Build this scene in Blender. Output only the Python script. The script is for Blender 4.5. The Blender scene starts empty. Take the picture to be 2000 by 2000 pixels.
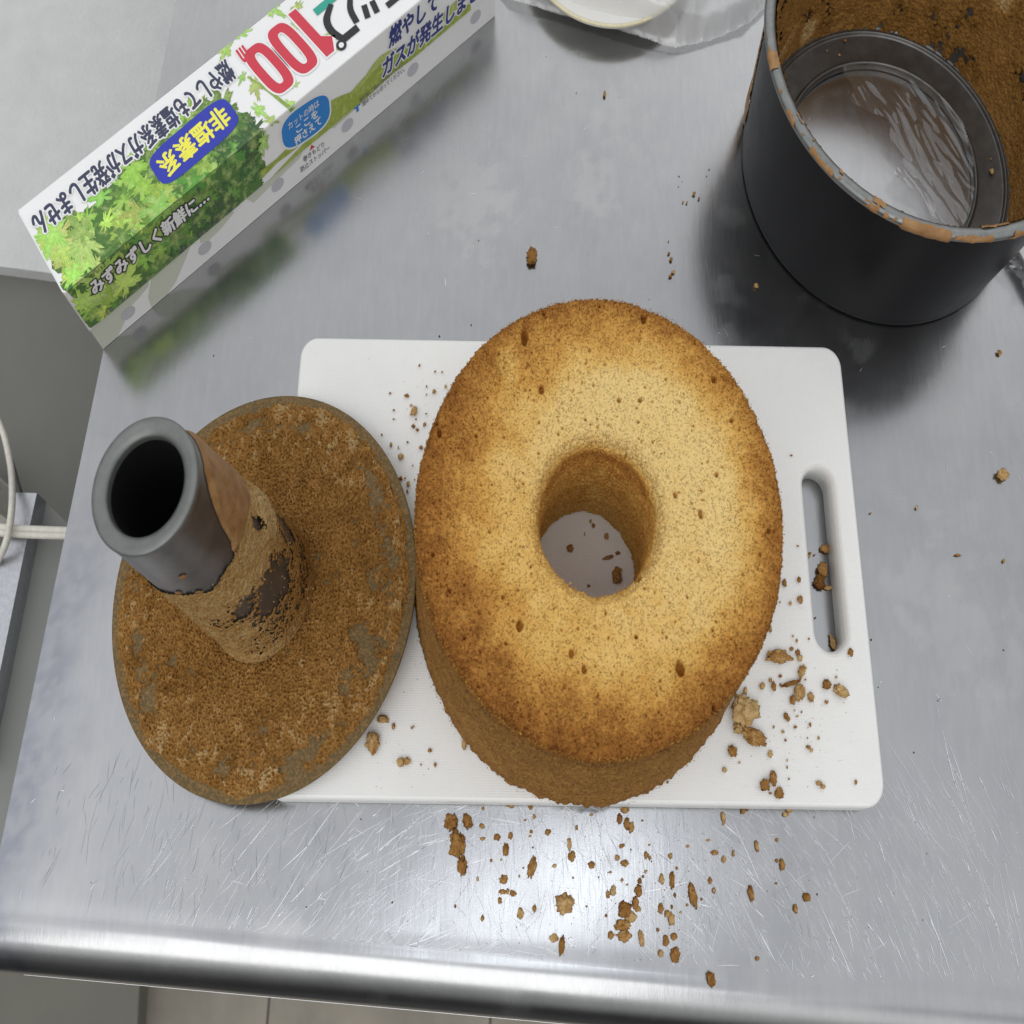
import bpy, bmesh, math, random
import numpy as np
from mathutils import Vector, Matrix
from mathutils.geometry import tessellate_polygon
random.seed(7); RNG = np.random.default_rng(7)
scene = bpy.context.scene
COL = scene.collection
PI = math.pi
# All sizes below are in centimetres. The place is built with its left-right sizes at
# three quarters (SX): the things in the photograph are oval, so they are built oval.
CM = 0.01; SX = 0.75
def w3(p): return np.asarray(p, float) * np.array([SX*CM, CM, CM])

# ------------------------------------------------------------------ camera
CAM = (-0.4063, -11.3735, 41.9191, .3563, -.0124, .0138, 2134.8144)
cd = bpy.data.cameras.new('camera'); cam = bpy.data.objects.new('camera', cd); COL.objects.link(cam)
cam.location = (CAM[0]*CM, CAM[1]*CM, CAM[2]*CM); cam.rotation_euler = CAM[3:6]
cd.sensor_width = 36; cd.lens = CAM[6]/2000*36; cd.clip_start = .01; cd.clip_end = 50
cd.dof.use_dof = True; cd.dof.focus_distance = .43; cd.dof.aperture_fstop = 20.0
scene.camera = cam
# ------------------------------------------------------------------ room light
world = bpy.data.worlds.new('World'); scene.world = world; world.use_nodes = True
wn = world.node_tree.nodes; wl = world.node_tree.links
bgn = wn['Background']
tc = wn.new('ShaderNodeTexCoord'); sp = wn.new('ShaderNodeSeparateXYZ'); wl.new(tc.outputs['Generated'], sp.inputs[0])
rz = wn.new('ShaderNodeValToRGB'); mz = wn.new('ShaderNodeMapRange')
mz.inputs[1].default_value = -1; mz.inputs[2].default_value = 1
wl.new(sp.outputs['Z'], mz.inputs[0]); wl.new(mz.outputs[0], rz.inputs[0])
e = rz.color_ramp.elements; e[0].position = .44; e[0].color = (.07, .07, .07, 1)
e[1].position = .95; e[1].color = (.86, .875, .91, 1)
k = rz.color_ramp.elements.new(.58); k.color = (.30, .30, .30, 1)
k = rz.color_ramp.elements.new(.78); k.color = (.86, .86, .85, 1)
# the side behind the photographer is the darker half of the room
my = wn.new('ShaderNodeMapRange'); my.inputs[1].default_value = -.85; my.inputs[2].default_value = .05
my.inputs[3].default_value = .82; my.inputs[4].default_value = 1.0; my.interpolation_type = 'SMOOTHSTEP'
wl.new(sp.outputs['Y'], my.inputs[0])
mm = wn.new('ShaderNodeMix'); mm.data_type = 'RGBA'; mm.blend_type = 'MULTIPLY'; mm.inputs[0].default_value = 1
wl.new(rz.outputs[0], mm.inputs[6]); wl.new(my.outputs[0], mm.inputs[7])
# noise added to the world light, for soft light and dark reflections in the steel
nz = wn.new('ShaderNodeTexNoise'); nz.inputs['Scale'].default_value = 1.7; nz.inputs['Detail'].default_value = 1.5; wl.new(tc.outputs['Generated'], nz.inputs['Vector'])
nr_ = wn.new('ShaderNodeMapRange'); nr_.inputs[1].default_value = .35; nr_.inputs[2].default_value = .65; nr_.inputs[3].default_value = .62; nr_.inputs[4].default_value = 1.32; wl.new(nz.outputs['Fac'], nr_.inputs[0])
m2_ = wn.new('ShaderNodeMix'); m2_.data_type = 'RGBA'; m2_.blend_type = 'MULTIPLY'; m2_.inputs[0].default_value = 1
wl.new(mm.outputs[2], m2_.inputs[6]); wl.new(nr_.outputs[0], m2_.inputs[7]); wl.new(m2_.outputs[2], bgn.inputs[0])
bgn.inputs[1].default_value = 1.0
def area(name, loc, aim, sx, sy, power, col):
    l = bpy.data.lights.new(name, 'AREA'); l.shape = 'RECTANGLE'; l.size = sx; l.size_y = sy; l.energy = power; l.color = col
    o = bpy.data.objects.new(name, l); COL.objects.link(o); o.location = loc
    o.rotation_euler = (Vector(aim) - Vector(loc)).to_track_quat('-Z', 'Y').to_euler()
    o['kind'] = 'structure'; return o
area('ceiling_and_fill_lamp', (.06, -.10, 1.75), (0, .0, 0), .50, .14, .75, (.90, .94, 1.0))
area('ceiling_and_fill_lamp', (-.35, -1.25, 1.7), (0, .05, 0), 1.3, 1.5, 9.5, (1.0, .99, .97))  # unseen fill lamp added behind the camera to brighten the front faces
scene.view_settings.view_transform = 'Standard'; scene.view_settings.look = 'None'
scene.view_settings.gamma = 1; scene.view_settings.exposure = 0.22
scene.cycles.max_bounces = 10; scene.cycles.transparent_max_bounces = 16
scene.cycles.use_denoising = True
scene.cycles.sample_clamp_indirect = 6

# ------------------------------------------------------------------ noise
_perm = np.random.default_rng(3).permutation(256); _perm = np.concatenate([_perm, _perm, _perm])
_grad = np.random.default_rng(4).normal(size=(256, 3)); _grad /= np.linalg.norm(_grad, axis=1)[:, None]
def perlin(P):
    P = np.asarray(P, float); I = np.floor(P).astype(int); F = P - I; I &= 255
    u = F*F*F*(F*(F*6-15)+10); out = 0
    for dx in (0, 1):
        for dy in (0, 1):
            for dz in (0, 1):
                h = _perm[_perm[_perm[(I[:, 0]+dx) & 255] + ((I[:, 1]+dy) & 255)] + ((I[:, 2]+dz) & 255)]
                g = _grad[h]
                d = g[:, 0]*(F[:, 0]-dx) + g[:, 1]*(F[:, 1]-dy) + g[:, 2]*(F[:, 2]-dz)
                w = (u[:, 0] if dx else 1-u[:, 0])*(u[:, 1] if dy else 1-u[:, 1])*(u[:, 2] if dz else 1-u[:, 2])
                out = out + w*d
    return out*1.6
def fbm(P, o=3):
    s = 0; a = 1; t = 0
    for i in range(o): s = s + a*perlin(P*2**i + 17.3*i); t += a; a *= .5
    return s/t
def sstep(a, b, x): t = np.clip((x-a)/(b-a), 0, 1); return t*t*(3-2*t)

# ------------------------------------------------------------------ materials
MATS = {}
def newmat(name):
    m = bpy.data.materials.new(name); m.use_nodes = True; MATS[name] = m
    return m, m.node_tree.nodes, m.node_tree.links, m.node_tree.nodes['Principled BSDF']
def setp(b, col=None, rough=None, metal=None, spec=None, trans=None, coat=None, ior=None):
    if col is not None: b.inputs['Base Color'].default_value = (*col, 1)
    if rough is not None: b.inputs['Roughness'].default_value = rough
    if metal is not None: b.inputs['Metallic'].default_value = metal
    if spec is not None: b.inputs['Specular IOR Level'].default_value = spec
    if trans is not None: b.inputs['Transmission Weight'].default_value = trans
    if coat is not None: b.inputs['Coat Weight'].default_value = coat
    if ior is not None: b.inputs['IOR'].default_value = ior
def coords(n, l):
    t = n.new('ShaderNodeTexCoord'); m = n.new('ShaderNodeMapping'); m.inputs['Scale'].default_value = (100/SX, 100, 100)
    l.new(t.outputs['Object'], m.inputs[0]); return m.outputs[0]
def noise(n, l, c, scale, detail=3, rough=.55, sc3=None):
    t = n.new('ShaderNodeTexNoise'); t.inputs['Scale'].default_value = scale; t.inputs['Detail'].default_value = detail
    t.inputs['Roughness'].default_value = rough
    if sc3:
        m = n.new('ShaderNodeMapping'); m.inputs['Scale'].default_value = sc3; l.new(c, m.inputs[0]); c = m.outputs[0]
    l.new(c, t.inputs['Vector']); return t.outputs['Fac']
def ramp(n, l, f, stops):
    r = n.new('ShaderNodeValToRGB'); e = r.color_ramp.elements
    for i, (p, c) in enumerate(stops):
        x = e[i] if i < 2 else e.new(p)
        x.position = p; x.color = (*c, 1) if hasattr(c, '__len__') else (c, c, c, 1)
    l.new(f, r.inputs[0]); return r.outputs[0]
def math_(n, l, op, a, b=None, clamp=False):
    m = n.new('ShaderNodeMath'); m.operation = op; m.use_clamp = clamp
    for i, v in enumerate((a, b)):
        if v is None: continue
        if isinstance(v, (int, float)): m.inputs[i].default_value = v
        else: l.new(v, m.inputs[i])
    return m.outputs[0]
def mixc(n, l, f, a, b, mode='MIX'):
    m = n.new('ShaderNodeMix'); m.data_type = 'RGBA'; m.blend_type = mode
    for i, v in ((0, f), (6, a), (7, b)):
        if isinstance(v, (int, float)): m.inputs[i].default_value = v if i == 0 else (v, v, v, 1)
        elif isinstance(v, tuple): m.inputs[i].default_value = (*v, 1)
        else: l.new(v, m.inputs[i])
    return m.outputs[2]
def bump(n, l, b, h, strength, dist):
    t = n.new('ShaderNodeBump'); t.inputs['Strength'].default_value = strength; t.inputs['Distance'].default_value = dist*CM
    l.new(h, t.inputs['Height']); l.new(t.outputs[0], b.inputs['Normal']); return t
def attr(n, name):
    a = n.new('ShaderNodeAttribute'); a.attribute_name = name; return a

# brushed steel of the work table
m, n, l, b = newmat('steel'); setp(b, (.6, .61, .63), .27, 1.0)
c = coords(n, l)
sa = attr(n, 'stain').outputs['Fac']; ba = attr(n, 'dull').outputs['Fac']
n1 = noise(n, l, c, .35, 5, .6); n2 = noise(n, l, c, 3.0, 4, .6, (1, .18, 1)); n3 = noise(n, l, c, 14, 2, .5, (1, .05, 1))
base = mixc(n, l, ramp(n, l, n1, [(.35, 0.), (.7, 1.)]), (.405, .410, .418), (.445, .448, .452))
base = mixc(n, l, math_(n, l, 'MULTIPLY', ramp(n, l, n2, [(.45, 0.), (.75, 1.)]), .35), base, (.49, .493, .498))
base = mixc(n, l, math_(n, l, 'MULTIPLY', sa, .4), base, (.55, .55, .545))
base = mixc(n, l, attr(n, 'dark_reflection').outputs['Fac'], base, (.24, .25, .29))  # dark bluish reflection near the left edge, painted into the base colour
l.new(base, b.inputs['Base Color'])
r1 = math_(n, l, 'ADD', math_(n, l, 'MULTIPLY', n1, .12), .11)
r1 = math_(n, l, 'ADD', r1, math_(n, l, 'MULTIPLY', n3, .06))
r1 = math_(n, l, 'ADD', r1, math_(n, l, 'MULTIPLY', sa, .16))
r1 = math_(n, l, 'ADD', r1, math_(n, l, 'MULTIPLY', ba, .14), True)
l.new(r1, b.inputs['Roughness'])
l.new(math_(n, l, 'SUBTRACT', 1.0, math_(n, l, 'MULTIPLY', sa, .15)), b.inputs['Metallic'])
bump(n, l, b, math_(n, l, 'ADD', math_(n, l, 'MULTIPLY', n3, .5), n2), .10, .02)
m, n, l, b = newmat('steel_edge'); setp(b, (.6, .61, .64), .23, 1.0)
m, n, l, b = newmat('bright_scratch'); setp(b, (.93, .94, .97), .48, 1.0)  # real scratches, their lamp glint put into a brighter base colour
m, n, l, b = newmat('dark_scratch'); setp(b, (.28, .29, .31), .5, .9)
m, n, l, b = newmat('soot'); setp(b, (.06, .055, .05), .9)

# white plastic board
m, n, l, b = newmat('board_plastic'); setp(b, (.84, .84, .82), .42)
b.inputs['Subsurface Weight'].default_value = .12; b.inputs['Subsurface Radius'].default_value = (.004, .004, .0035)
c = coords(n, l)
mp = n.new('ShaderNodeMapping'); mp.inputs['Rotation'].default_value = (0, 0, PI/4); mp.inputs['Scale'].default_value = (48, 48, 0)
l.new(c, mp.inputs[0])
sx = n.new('ShaderNodeSeparateXYZ'); l.new(mp.outputs[0], sx.inputs[0])
dots = math_(n, l, 'MULTIPLY', math_(n, l, 'SINE', sx.outputs[0]), math_(n, l, 'SINE', sx.outputs[1]))
fine = noise(n, l, c, 1.2, 5, .65)
cuts = ramp(n, l, noise(n, l, c, 5, 3, .6, (1.6, .06, 1)), [(.60, 0.), (.70, 1.)])
bump(n, l, b, math_(n, l, 'SUBTRACT', math_(n, l, 'ADD', dots, math_(n, l, 'MULTIPLY', fine, .6)), math_(n, l, 'MULTIPLY', cuts, .8)), .28, .02)
l.new(math_(n, l, 'ADD', math_(n, l, 'MULTIPLY', noise(n, l, c, .5, 4), .25), .3), b.inputs['Roughness'])
l.new(mixc(n, l, ramp(n, l, noise(n, l, c, .16, 3), [(.4, 0.), (.65, 1.)]), (.85, .85, .83), (.81, .815, .80)), b.inputs['Base Color'])

# sponge cake: 'brown' 0 pale .. 1 dark crust, 'pore' marks the larger holes
def cake_mat(name, stops, pore_scale, pore_amt, bstr):
    m, n, l, b = newmat(name); setp(b, None, .85, 0, .12)
    c = coords(n, l)
    br = attr(n, 'brown').outputs['Fac']; po = attr(n, 'pore').outputs['Fac']
    f1 = noise(n, l, c, 9, 3, .7); f2 = noise(n, l, c, 1.3, 4, .6)
    f = math_(n, l, 'ADD', br, math_(n, l, 'MULTIPLY', math_(n, l, 'SUBTRACT', f2, .5), .35))
    f = math_(n, l, 'ADD', f, math_(n, l, 'MULTIPLY', math_(n, l, 'SUBTRACT', f1, .5), .46), True)
    base = ramp(n, l, f, stops)
    v = n.new('ShaderNodeTexVoronoi'); v.inputs['Scale'].default_value = pore_scale; l.new(c, v.inputs['Vector'])
    v.inputs['Randomness'].default_value = 1
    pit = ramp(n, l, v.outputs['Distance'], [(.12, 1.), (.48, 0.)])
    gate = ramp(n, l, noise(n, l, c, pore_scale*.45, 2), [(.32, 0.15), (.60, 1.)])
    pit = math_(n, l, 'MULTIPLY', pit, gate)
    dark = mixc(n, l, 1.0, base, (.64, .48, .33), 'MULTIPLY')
    base = mixc(n, l, math_(n, l, 'MULTIPLY', attr(n, 'wall').outputs['Fac'], .45), base, mixc(n, l, f1, (.17, .095, .030), (.40, .245, .095)))  # duller olive on the cake's flank: its unlit look painted into the colour
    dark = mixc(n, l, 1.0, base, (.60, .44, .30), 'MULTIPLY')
    base = mixc(n, l, math_(n, l, 'MULTIPLY', math_(n, l, 'MULTIPLY', pit, pore_amt), math_(n, l, 'ADD', math_(n, l, 'MULTIPLY', br, 1.25), .18)), base, dark)  # mostly the shade inside the fine pits, mixed into the colour
    base = mixc(n, l, po, base, mixc(n, l, 1.0, base, (.60, .42, .25), 'MULTIPLY'))  # shade of the larger holes painted in as well
    l.new(base, b.inputs['Base Color'])
    h = math_(n, l, 'SUBTRACT', math_(n, l, 'MULTIPLY', f1, .8), pit)
    bump(n, l, b, h, bstr, .048)
    return m
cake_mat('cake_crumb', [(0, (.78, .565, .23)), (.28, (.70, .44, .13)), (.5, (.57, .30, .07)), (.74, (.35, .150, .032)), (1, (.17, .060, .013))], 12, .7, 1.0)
cake_mat('pan_residue', [(0, (.50, .36, .17)), (.35, (.34, .178, .050)), (.65, (.20, .098, .023)), (1, (.08, .042, .011))], 10, .8, .8)
cake_mat('crumb_flake', [(0, (.58, .41, .19)), (.35, (.38, .20, .062)), (.65, (.25, .115, .030)), (1, (.14, .055, .014))], 10, .6, .6)
m, n, l, b = newmat('dried_batter'); setp(b, (.46, .27, .13), .55, 0, .3)
c = coords(n, l)
l.new(ramp(n, l, noise(n, l, c, 1.5, 4), [(.3, (.24, .115, .04)), (.7, (.38, .22, .095))]), b.inputs['Base Color'])
bump(n, l, b, noise(n, l, c, 1.6, 4), .8, .12)

def plain(name, col, rough, metal=0, spec=.5, ns=None, nb=0, nscale=4, var=.12, bd=.02):
    m, n, l, b = newmat(name); setp(b, col, rough, metal, spec)
    c = coords(n, l); f = noise(n, l, c, nscale, 4, .6)
    lo = tuple(x*(1-var) for x in col); hi = tuple(min(1, x*(1+var)) for x in col)
    l.new(ramp(n, l, f, [(.3, lo), (.7, hi)]), b.inputs['Base Color'])
    l.new(math_(n, l, 'ADD', math_(n, l, 'MULTIPLY', f, .15), rough-.075), b.inputs['Roughness'])
    if nb: bump(n, l, b, noise(n, l, c, ns or 20, 3), nb, bd)
    return m
plain('pan_black', (.006, .006, .007), .36, 0, .08, 30, .12, .8, .3)
plain('pan_grey', (.17, .17, .165), .42, .85, .5, 30, .1, 1.5, .15)
plain('pan_rim', (.24, .25, .245), .40, .8, .5, 30, .1, 2, .15)
plain('tube_grey', (.20, .20, .205), .40, .85, .5, 30, .1, 1.2, .2)
plain('tube_lip', (.19, .20, .19), .45, .6, .5, 30, .1, 2, .12)
plain('tube_inside', (.012, .012, .014), .7, .2, .2)
m, n, l, b = newmat('disc_metal'); setp(b, (.14, .118, .062), .45, .6)
c = coords(n, l)
d = ramp(n, l, noise(n, l, c, 8, 5, .8), [(.42, 0.), (.55, 1.)])
l.new(mixc(n, l, d, (.135, .105, .052), (.23, .135, .042)), b.inputs['Base Color'])
l.new(math_(n, l, 'SUBTRACT', .62, math_(n, l, 'MULTIPLY', d, .5)), b.inputs['Metallic']); bump(n, l, b, d, .5, .03)
plain('wallpaper', (.60, .605, .60), .9, 0, .2, 3.2, .5, .4, .05, .15)
plain('wall_panel', (.16, .16, .145), .75, 0, .3, 5, .1, .1, .08)
plain('shelf_grey', (.23, .235, .22), .6, 0, .4, 5, .1, .1, .08)
plain('rail_metal', (.50, .51, .54), .38, .9)
plain('cord_white', (.66, .64, .56), .5)
plain('dark_rubber', (.05, .05, .05), .7)
plain('floor_tile', (.27, .245, .20), .6, 0, .4, 3, .1, .12, .18)
plain('floor_grout', (.16, .14, .12), .9)
plain('cabinet_beige', (.15, .145, .12), .6, 0, .4, 3, .1, .1, .08)
plain('card_white', (.86, .86, .86), .38, 0, .5, 12, .05, .5, .02)
plain('card_core', (.55, .53, .48), .8)
plain('dish_white', (.80, .79, .75), .4, 0, .5, 3, .1, .6, .03)
plain('dish_yellow', (.74, .68, .46), .45)
plain('paper_white', (.75, .75, .76), .6)
def ink(name, col, rough=.38):
    m, n, l, b = newmat(name); setp(b, col, rough, 0, .4); return m
ink('ink_navy', (.025, .035, .20)); ink('ink_blue', (.03, .045, .42)); ink('ink_red', (.62, .045, .075)); ink('ink_black', (.02, .02, .025))
ink('ink_yellow', (.90, .85, .10)); ink('ink_white', (.84, .84, .84)); ink('ink_sky', (.02, .22, .62)); ink('ink_teal', (.03, .36, .27))
ink('ink_slate', (.045, .05, .10)); ink('ink_grey', (.52, .52, .56)); ink('ink_pale', (.60, .63, .53)); ink('ink_small', (.16, .16, .17)); ink('ink_arrow', (.6, .05, .03))
m, n, l, b = newmat('leaf_ink'); setp(b, None, .36, 0, .45)
c = coords(n, l); a = attr(n, 'Col')
f = noise(n, l, c, 7, 4, .7); f2 = noise(n, l, c, 2.2, 3, .6)
bb = mixc(n, l, ramp(n, l, f, [(.3, 0.), (.62, .8)]), a.outputs['Color'], mixc(n, l, 1.0, a.outputs['Color'], (.55, .68, .5), 'MULTIPLY'))
bb = mixc(n, l, ramp(n, l, f2, [(.5, 0.), (.72, .55)]), bb, (.60, .72, .25))
l.new(bb, b.inputs['Base Color'])
# thin clear film
def film(name, white, gl):
    m = bpy.data.materials.new(name); m.use_nodes = True; MATS[name] = m
    n = m.node_tree.nodes; l = m.node_tree.links; n.remove(n['Principled BSDF']); o = n['Material Output']
    tr = n.new('ShaderNodeBsdfTransparent'); tr.inputs[0].default_value = (.97, .97, .97, 1)
    g = n.new('ShaderNodeBsdfGlossy'); g.inputs['Roughness'].default_value = .04; g.inputs[0].default_value = (1, 1, 1, 1)
    d = n.new('ShaderNodeBsdfDiffuse'); d.inputs[0].default_value = (.85, .85, .85, 1)
    fr = n.new('ShaderNodeLayerWeight'); fr.inputs[0].default_value = .28
    a = n.new('ShaderNodeMixShader'); a.inputs[0].default_value = white; l.new(tr.outputs[0], a.inputs[1]); l.new(d.outputs[0], a.inputs[2])
    f = math_(n, l, 'ADD', math_(n, l, 'MULTIPLY', math_(n, l, 'POWER', fr.outputs['Facing'], 2.0), .32*gl), .035*gl, True)
    x = n.new('ShaderNodeMixShader'); l.new(f, x.inputs[0]); l.new(a.outputs[0], x.inputs[1]); l.new(g.outputs[0], x.inputs[2])
    l.new(x.outputs[0], o.inputs[0]); return m
film('clear_film', .04, 2.4); film('milky_film', .42, 1.6)

# ------------------------------------------------------------------ object helpers
def origin(o): return np.array(o.location) if o is not None else np.zeros(3)
def abs_origin(o):
    r = np.zeros(3)
    while o is not None: r = r + np.array(o.location); o = o.parent
    return r
def mesh(name, V, F, mat, parent=None, loc=None, smooth=True, attrs=None, cols=None, raw=False):
    """V in cm (true), F = list of faces or (n,3)/(n,4) array."""
    V = np.asarray(V, float); W = V if raw else w3(V)
    lw = abs_origin(parent) if parent is not None else np.zeros(3)
    L = w3(loc) if loc is not None else np.zeros(3)
    if parent is not None: L = np.zeros(3) if loc is None else w3(loc) - lw
    W = W - (lw + L)
    me = bpy.data.meshes.new(name)
    if isinstance(F, np.ndarray):
        k = F.shape[1]; me.vertices.add(len(W)); me.vertices.foreach_set('co', W.astype(np.float32).ravel())
        me.loops.add(F.size); me.loops.foreach_set('vertex_index', F.astype(np.int32).ravel())
        me.polygons.add(len(F)); me.polygons.foreach_set('loop_start', np.arange(0, F.size, k, dtype=np.int32))
        me.polygons.foreach_set('loop_total', np.full(len(F), k, dtype=np.int32)); me.update(calc_edges=True); me.validate()
    else: me.from_pydata(W.tolist(), [], F)
    me.polygons.foreach_set('use_smooth', [smooth]*len(me.polygons))
    for nm, a in (attrs or {}).items():
        x = me.attributes.new(nm, 'FLOAT', 'POINT'); x.data.foreach_set('value', np.asarray(a, np.float32))
    if cols is not None:
        x = me.attributes.new('Col', 'FLOAT_COLOR', 'POINT')
        x.data.foreach_set('color', np.c_[cols, np.ones(len(cols))].astype(np.float32).ravel())
    me.materials.append(MATS[mat]) if mat else None
    o = bpy.data.objects.new(name, me); COL.objects.link(o); o.location = L
    if parent is not None: o.parent = parent
    return o
def thing(name, label, cat, loc, group=None):
    o = bpy.data.objects.new(name, None); COL.objects.link(o); o.location = w3(loc); o.empty_display_size = .01
    o['label'] = label; o['category'] = cat
    if group: o['group'] = group
    return o
def tag(o, label, cat, group=None):
    o['label'] = label; o['category'] = cat
    if group: o['group'] = group
    return o
def struct(o): o['kind'] = 'structure'; return o
def grid_faces(nu, nv, wrapu=False):
    i = np.arange(nu if wrapu else nu-1); j = np.arange(nv-1); I, J = np.meshgrid(i, j, indexing='ij')
    I2 = (I+1) % nu
    return np.stack([I*nv+J, I2*nv+J, I2*nv+J+1, I*nv+J+1], -1).reshape(-1, 4)
def lathe(prof, center, axes=None, n=128):
    """prof: [(r,z)]; returns V, F (true cm)."""
    c = np.array(center, float); u, v, w = axes or (np.array([1, 0, 0.]), np.array([0, 1, 0.]), np.array([0, 0, 1.]))
    T = np.arange(n)/n*2*PI; P = np.array(prof, float)
    rad = np.cos(T)[:, None]*u + np.sin(T)[:, None]*v
    V = c + rad[:, None, :]*P[None, :, 0, None] + P[None, :, 1, None]*w
    return V.reshape(-1, 3), grid_faces(n, len(P), True)
def rounded(points, rad, seg=4):
    """round the corners of an open 2-D profile"""
    out = [points[0]]
    for a, p, c in zip(points[:-2], points[1:-1], points[2:]):
        a, p, c = map(np.array, (a, p, c)); d1 = a-p; d2 = c-p; r = min(rad, .45*np.linalg.norm(d1), .45*np.linalg.norm(d2))
        q1 = p + d1/np.linalg.norm(d1)*r; q2 = p + d2/np.linalg.norm(d2)*r
        for k in range(seg+1):
            t = k/seg; out.append(tuple((1-t)**2*q1 + 2*t*(1-t)*p + t*t*q2))
    out.append(points[-1]); return out
def box_vf(x0, x1, y0, y1, z0, z1):
    V = [(x, y, z) for z in (z0, z1) for y in (y0, y1) for x in (x0, x1)]
    return np.array(V, float), [(0, 2, 3, 1), (4, 5, 7, 6), (0, 1, 5, 4), (2, 6, 7, 3), (0, 4, 6, 2), (1, 3, 7, 5)]
def prism(poly, z0, z1):
    k = len(poly); V = [(x, y, z0) for x, y in poly] + [(x, y, z1) for x, y in poly]
    return np.array(V, float), [tuple(range(k-1, -1, -1)), tuple(range(k, 2*k))] + [(i, (i+1) % k, k+(i+1) % k, k+i) for i in range(k)]
def tube_along(pts, r, n=10, flat=1.0):
    P = np.array(pts, float); N = len(P); V = []
    for i in range(N):
        t = P[min(i+1, N-1)] - P[max(i-1, 0)]; t /= np.linalg.norm(t)
        a = np.cross(t, [0, 0, 1.]); a /= np.linalg.norm(a); bb_ = np.cross(a, t)
        for k in range(n):
            V.append(P[i] + r*(math.cos(2*PI*k/n)*a + flat*math.sin(2*PI*k/n)*bb_))
    F = grid_faces(N, n).tolist()
    F = [(i*n+k, (i+1)*n+k, (i+1)*n+(k+1) % n, i*n+(k+1) % n) for i in range(N-1) for k in range(n)] + [tuple(range(n-1, -1, -1)), tuple(range((N-1)*n, N*n))]
    return np.array(V), F
def smooth_path(pts, n=40):
    P = np.array(pts, float); out = []
    Q = np.vstack([2*P[0]-P[1], P, 2*P[-1]-P[-2]])
    for i in range(1, len(Q)-2):
        for k in range(n//(len(P)-1)+1):
            t = k/(n//(len(P)-1)+1)
            out.append(.5*((2*Q[i]) + (-Q[i-1]+Q[i+1])*t + (2*Q[i-1]-5*Q[i]+4*Q[i+1]-Q[i+2])*t*t + (-Q[i-1]+3*Q[i]-3*Q[i+1]+Q[i+2])*t**3))
    out.append(P[-1]); return np.array(out)

# where a point of the photograph lies on a level surface: used once, to measure the places of crumbs and marks
_R = np.array(cam.rotation_euler.to_matrix())
def at(u, v, z=0.0):
    d = _R @ np.array([(u-1000)/CAM[6], -(v-1000)/CAM[6], -1.]); t = (z-CAM[2])/d[2]
    X = np.array(CAM[:3]) + t*d; return np.array([X[0]/SX, X[1], z])

# ------------------------------------------------------------------ work table
E1 = np.array([1, -.0525]); E1 /= np.linalg.norm(E1); E2 = np.array([-E1[1], E1[0]])
def tab(s, t, z=0.0): return np.array([s*E1[0]+t*E2[0], s*E1[1]+t*E2[1], z])
TF = -13.0         # where the flat top starts to bend down
TL = -24.30        # left edge
RB = 1.75
table = thing('steel_work_table', 'brushed stainless steel work table, scratched and stained, under everything', 'table', (0, 0, 0))
def table_top():
    S = np.concatenate([np.arange(TL, 42, .25), [42, 60]])
    T1 = np.concatenate([[70, 55], np.arange(45, TF+.4, -.25), [TF+.34, TF+.29]])
    prof = [(t, 0.0) for t in T1]
    for k in range(1, 23):
        x = k/22; sx_ = (math.sin(x*PI/2)**1.35); prof.append((TF + .25 - (RB+.25)*math.sin(x*PI/2), -RB*(1-math.cos(x*PI/2)**1.15)))
    prof += [(TF-RB, -RB-1.2), (TF-RB, -RB-2.6)]
    prof = np.array(prof); nS, nT = len(S), len(prof)
    V = np.zeros((nS, nT, 3))
    V[:, :, 0] = S[:, None]*E1[0] + prof[None, :, 0]*E2[0]; V[:, :, 1] = S[:, None]*E1[1] + prof[None, :, 0]*E2[1]
    V[:, :, 2] = prof[None, :, 1]
    V = V.reshape(-1, 3)
    # old sheet: very slight waves, and a shallow dip just behind the bend
    tt = np.tile(prof[:, 0], nS)
    V[:, 2] += .012*perlin(V*[.12, .12, 0]+3)*(tt > TF) - .03*np.exp(-((tt-(TF+.35))/.35)**2)
    st = np.zeros(len(V))
    P2 = V[:, :2]
    blobs = [((430+500, 400), 3.0, .9), ((900, 380), 2.0, .8), ((870, 330), 1.5, .8), ((1840, 1120), 2.2, .55), ((1780, 1170), 2.0, .6), ((1900, 1250), 2.5, .5),
             ((1160, 360), 1.8, .8), ((1220, 220), 2.2, .5), ((1100, 130), 1.6, .5), ((1900, 800), 2.5, .3), ((130, 1500), 2.0, .25), ((60, 1700), 2.0, .3), ((1450, 1700), 2, .15)]
    for (px, r, am) in blobs:
        q = at(*px); d = np.hypot(P2[:, 0]-q[0], P2[:, 1]-q[1])
        f = fbm(np.c_[P2*[.9, .9], np.full(len(V), r)], 4)
        st = np.maximum(st, am*sstep(.05, .35, f + .9*(1-d/(r*1.6))*.8 - .25)*(d < r*1.8)*sstep(1.8, 1.0, d/r))
    f = fbm(np.c_[P2*.45, np.zeros(len(V))], 4); st = np.maximum(st, .22*sstep(.15, .4, f))
    dull = sstep(-.2, .5, fbm(np.c_[P2*.07, np.full(len(V), 5.)], 3))*.45
    ss_ = V[:, :2] @ E1; dark_refl = .75*sstep(3.2, .6, ss_-TL + 2.2*fbm(np.c_[P2*.4, np.full(len(V), 8.)], 3))*sstep(8, -2, P2[:, 1])*(.6+.4*sstep(-.2, .2, fbm(np.c_[P2*1.6, np.full(len(V), 2.)], 3)))  # mask of the painted dark reflection beside the left edge
    o = mesh('table_top', V, grid_faces(nS, nT)[:, ::-1], 'steel', table, attrs={'stain': st, 'dull': dull, 'dark_reflection': dark_refl})
    return o
table_top()
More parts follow.
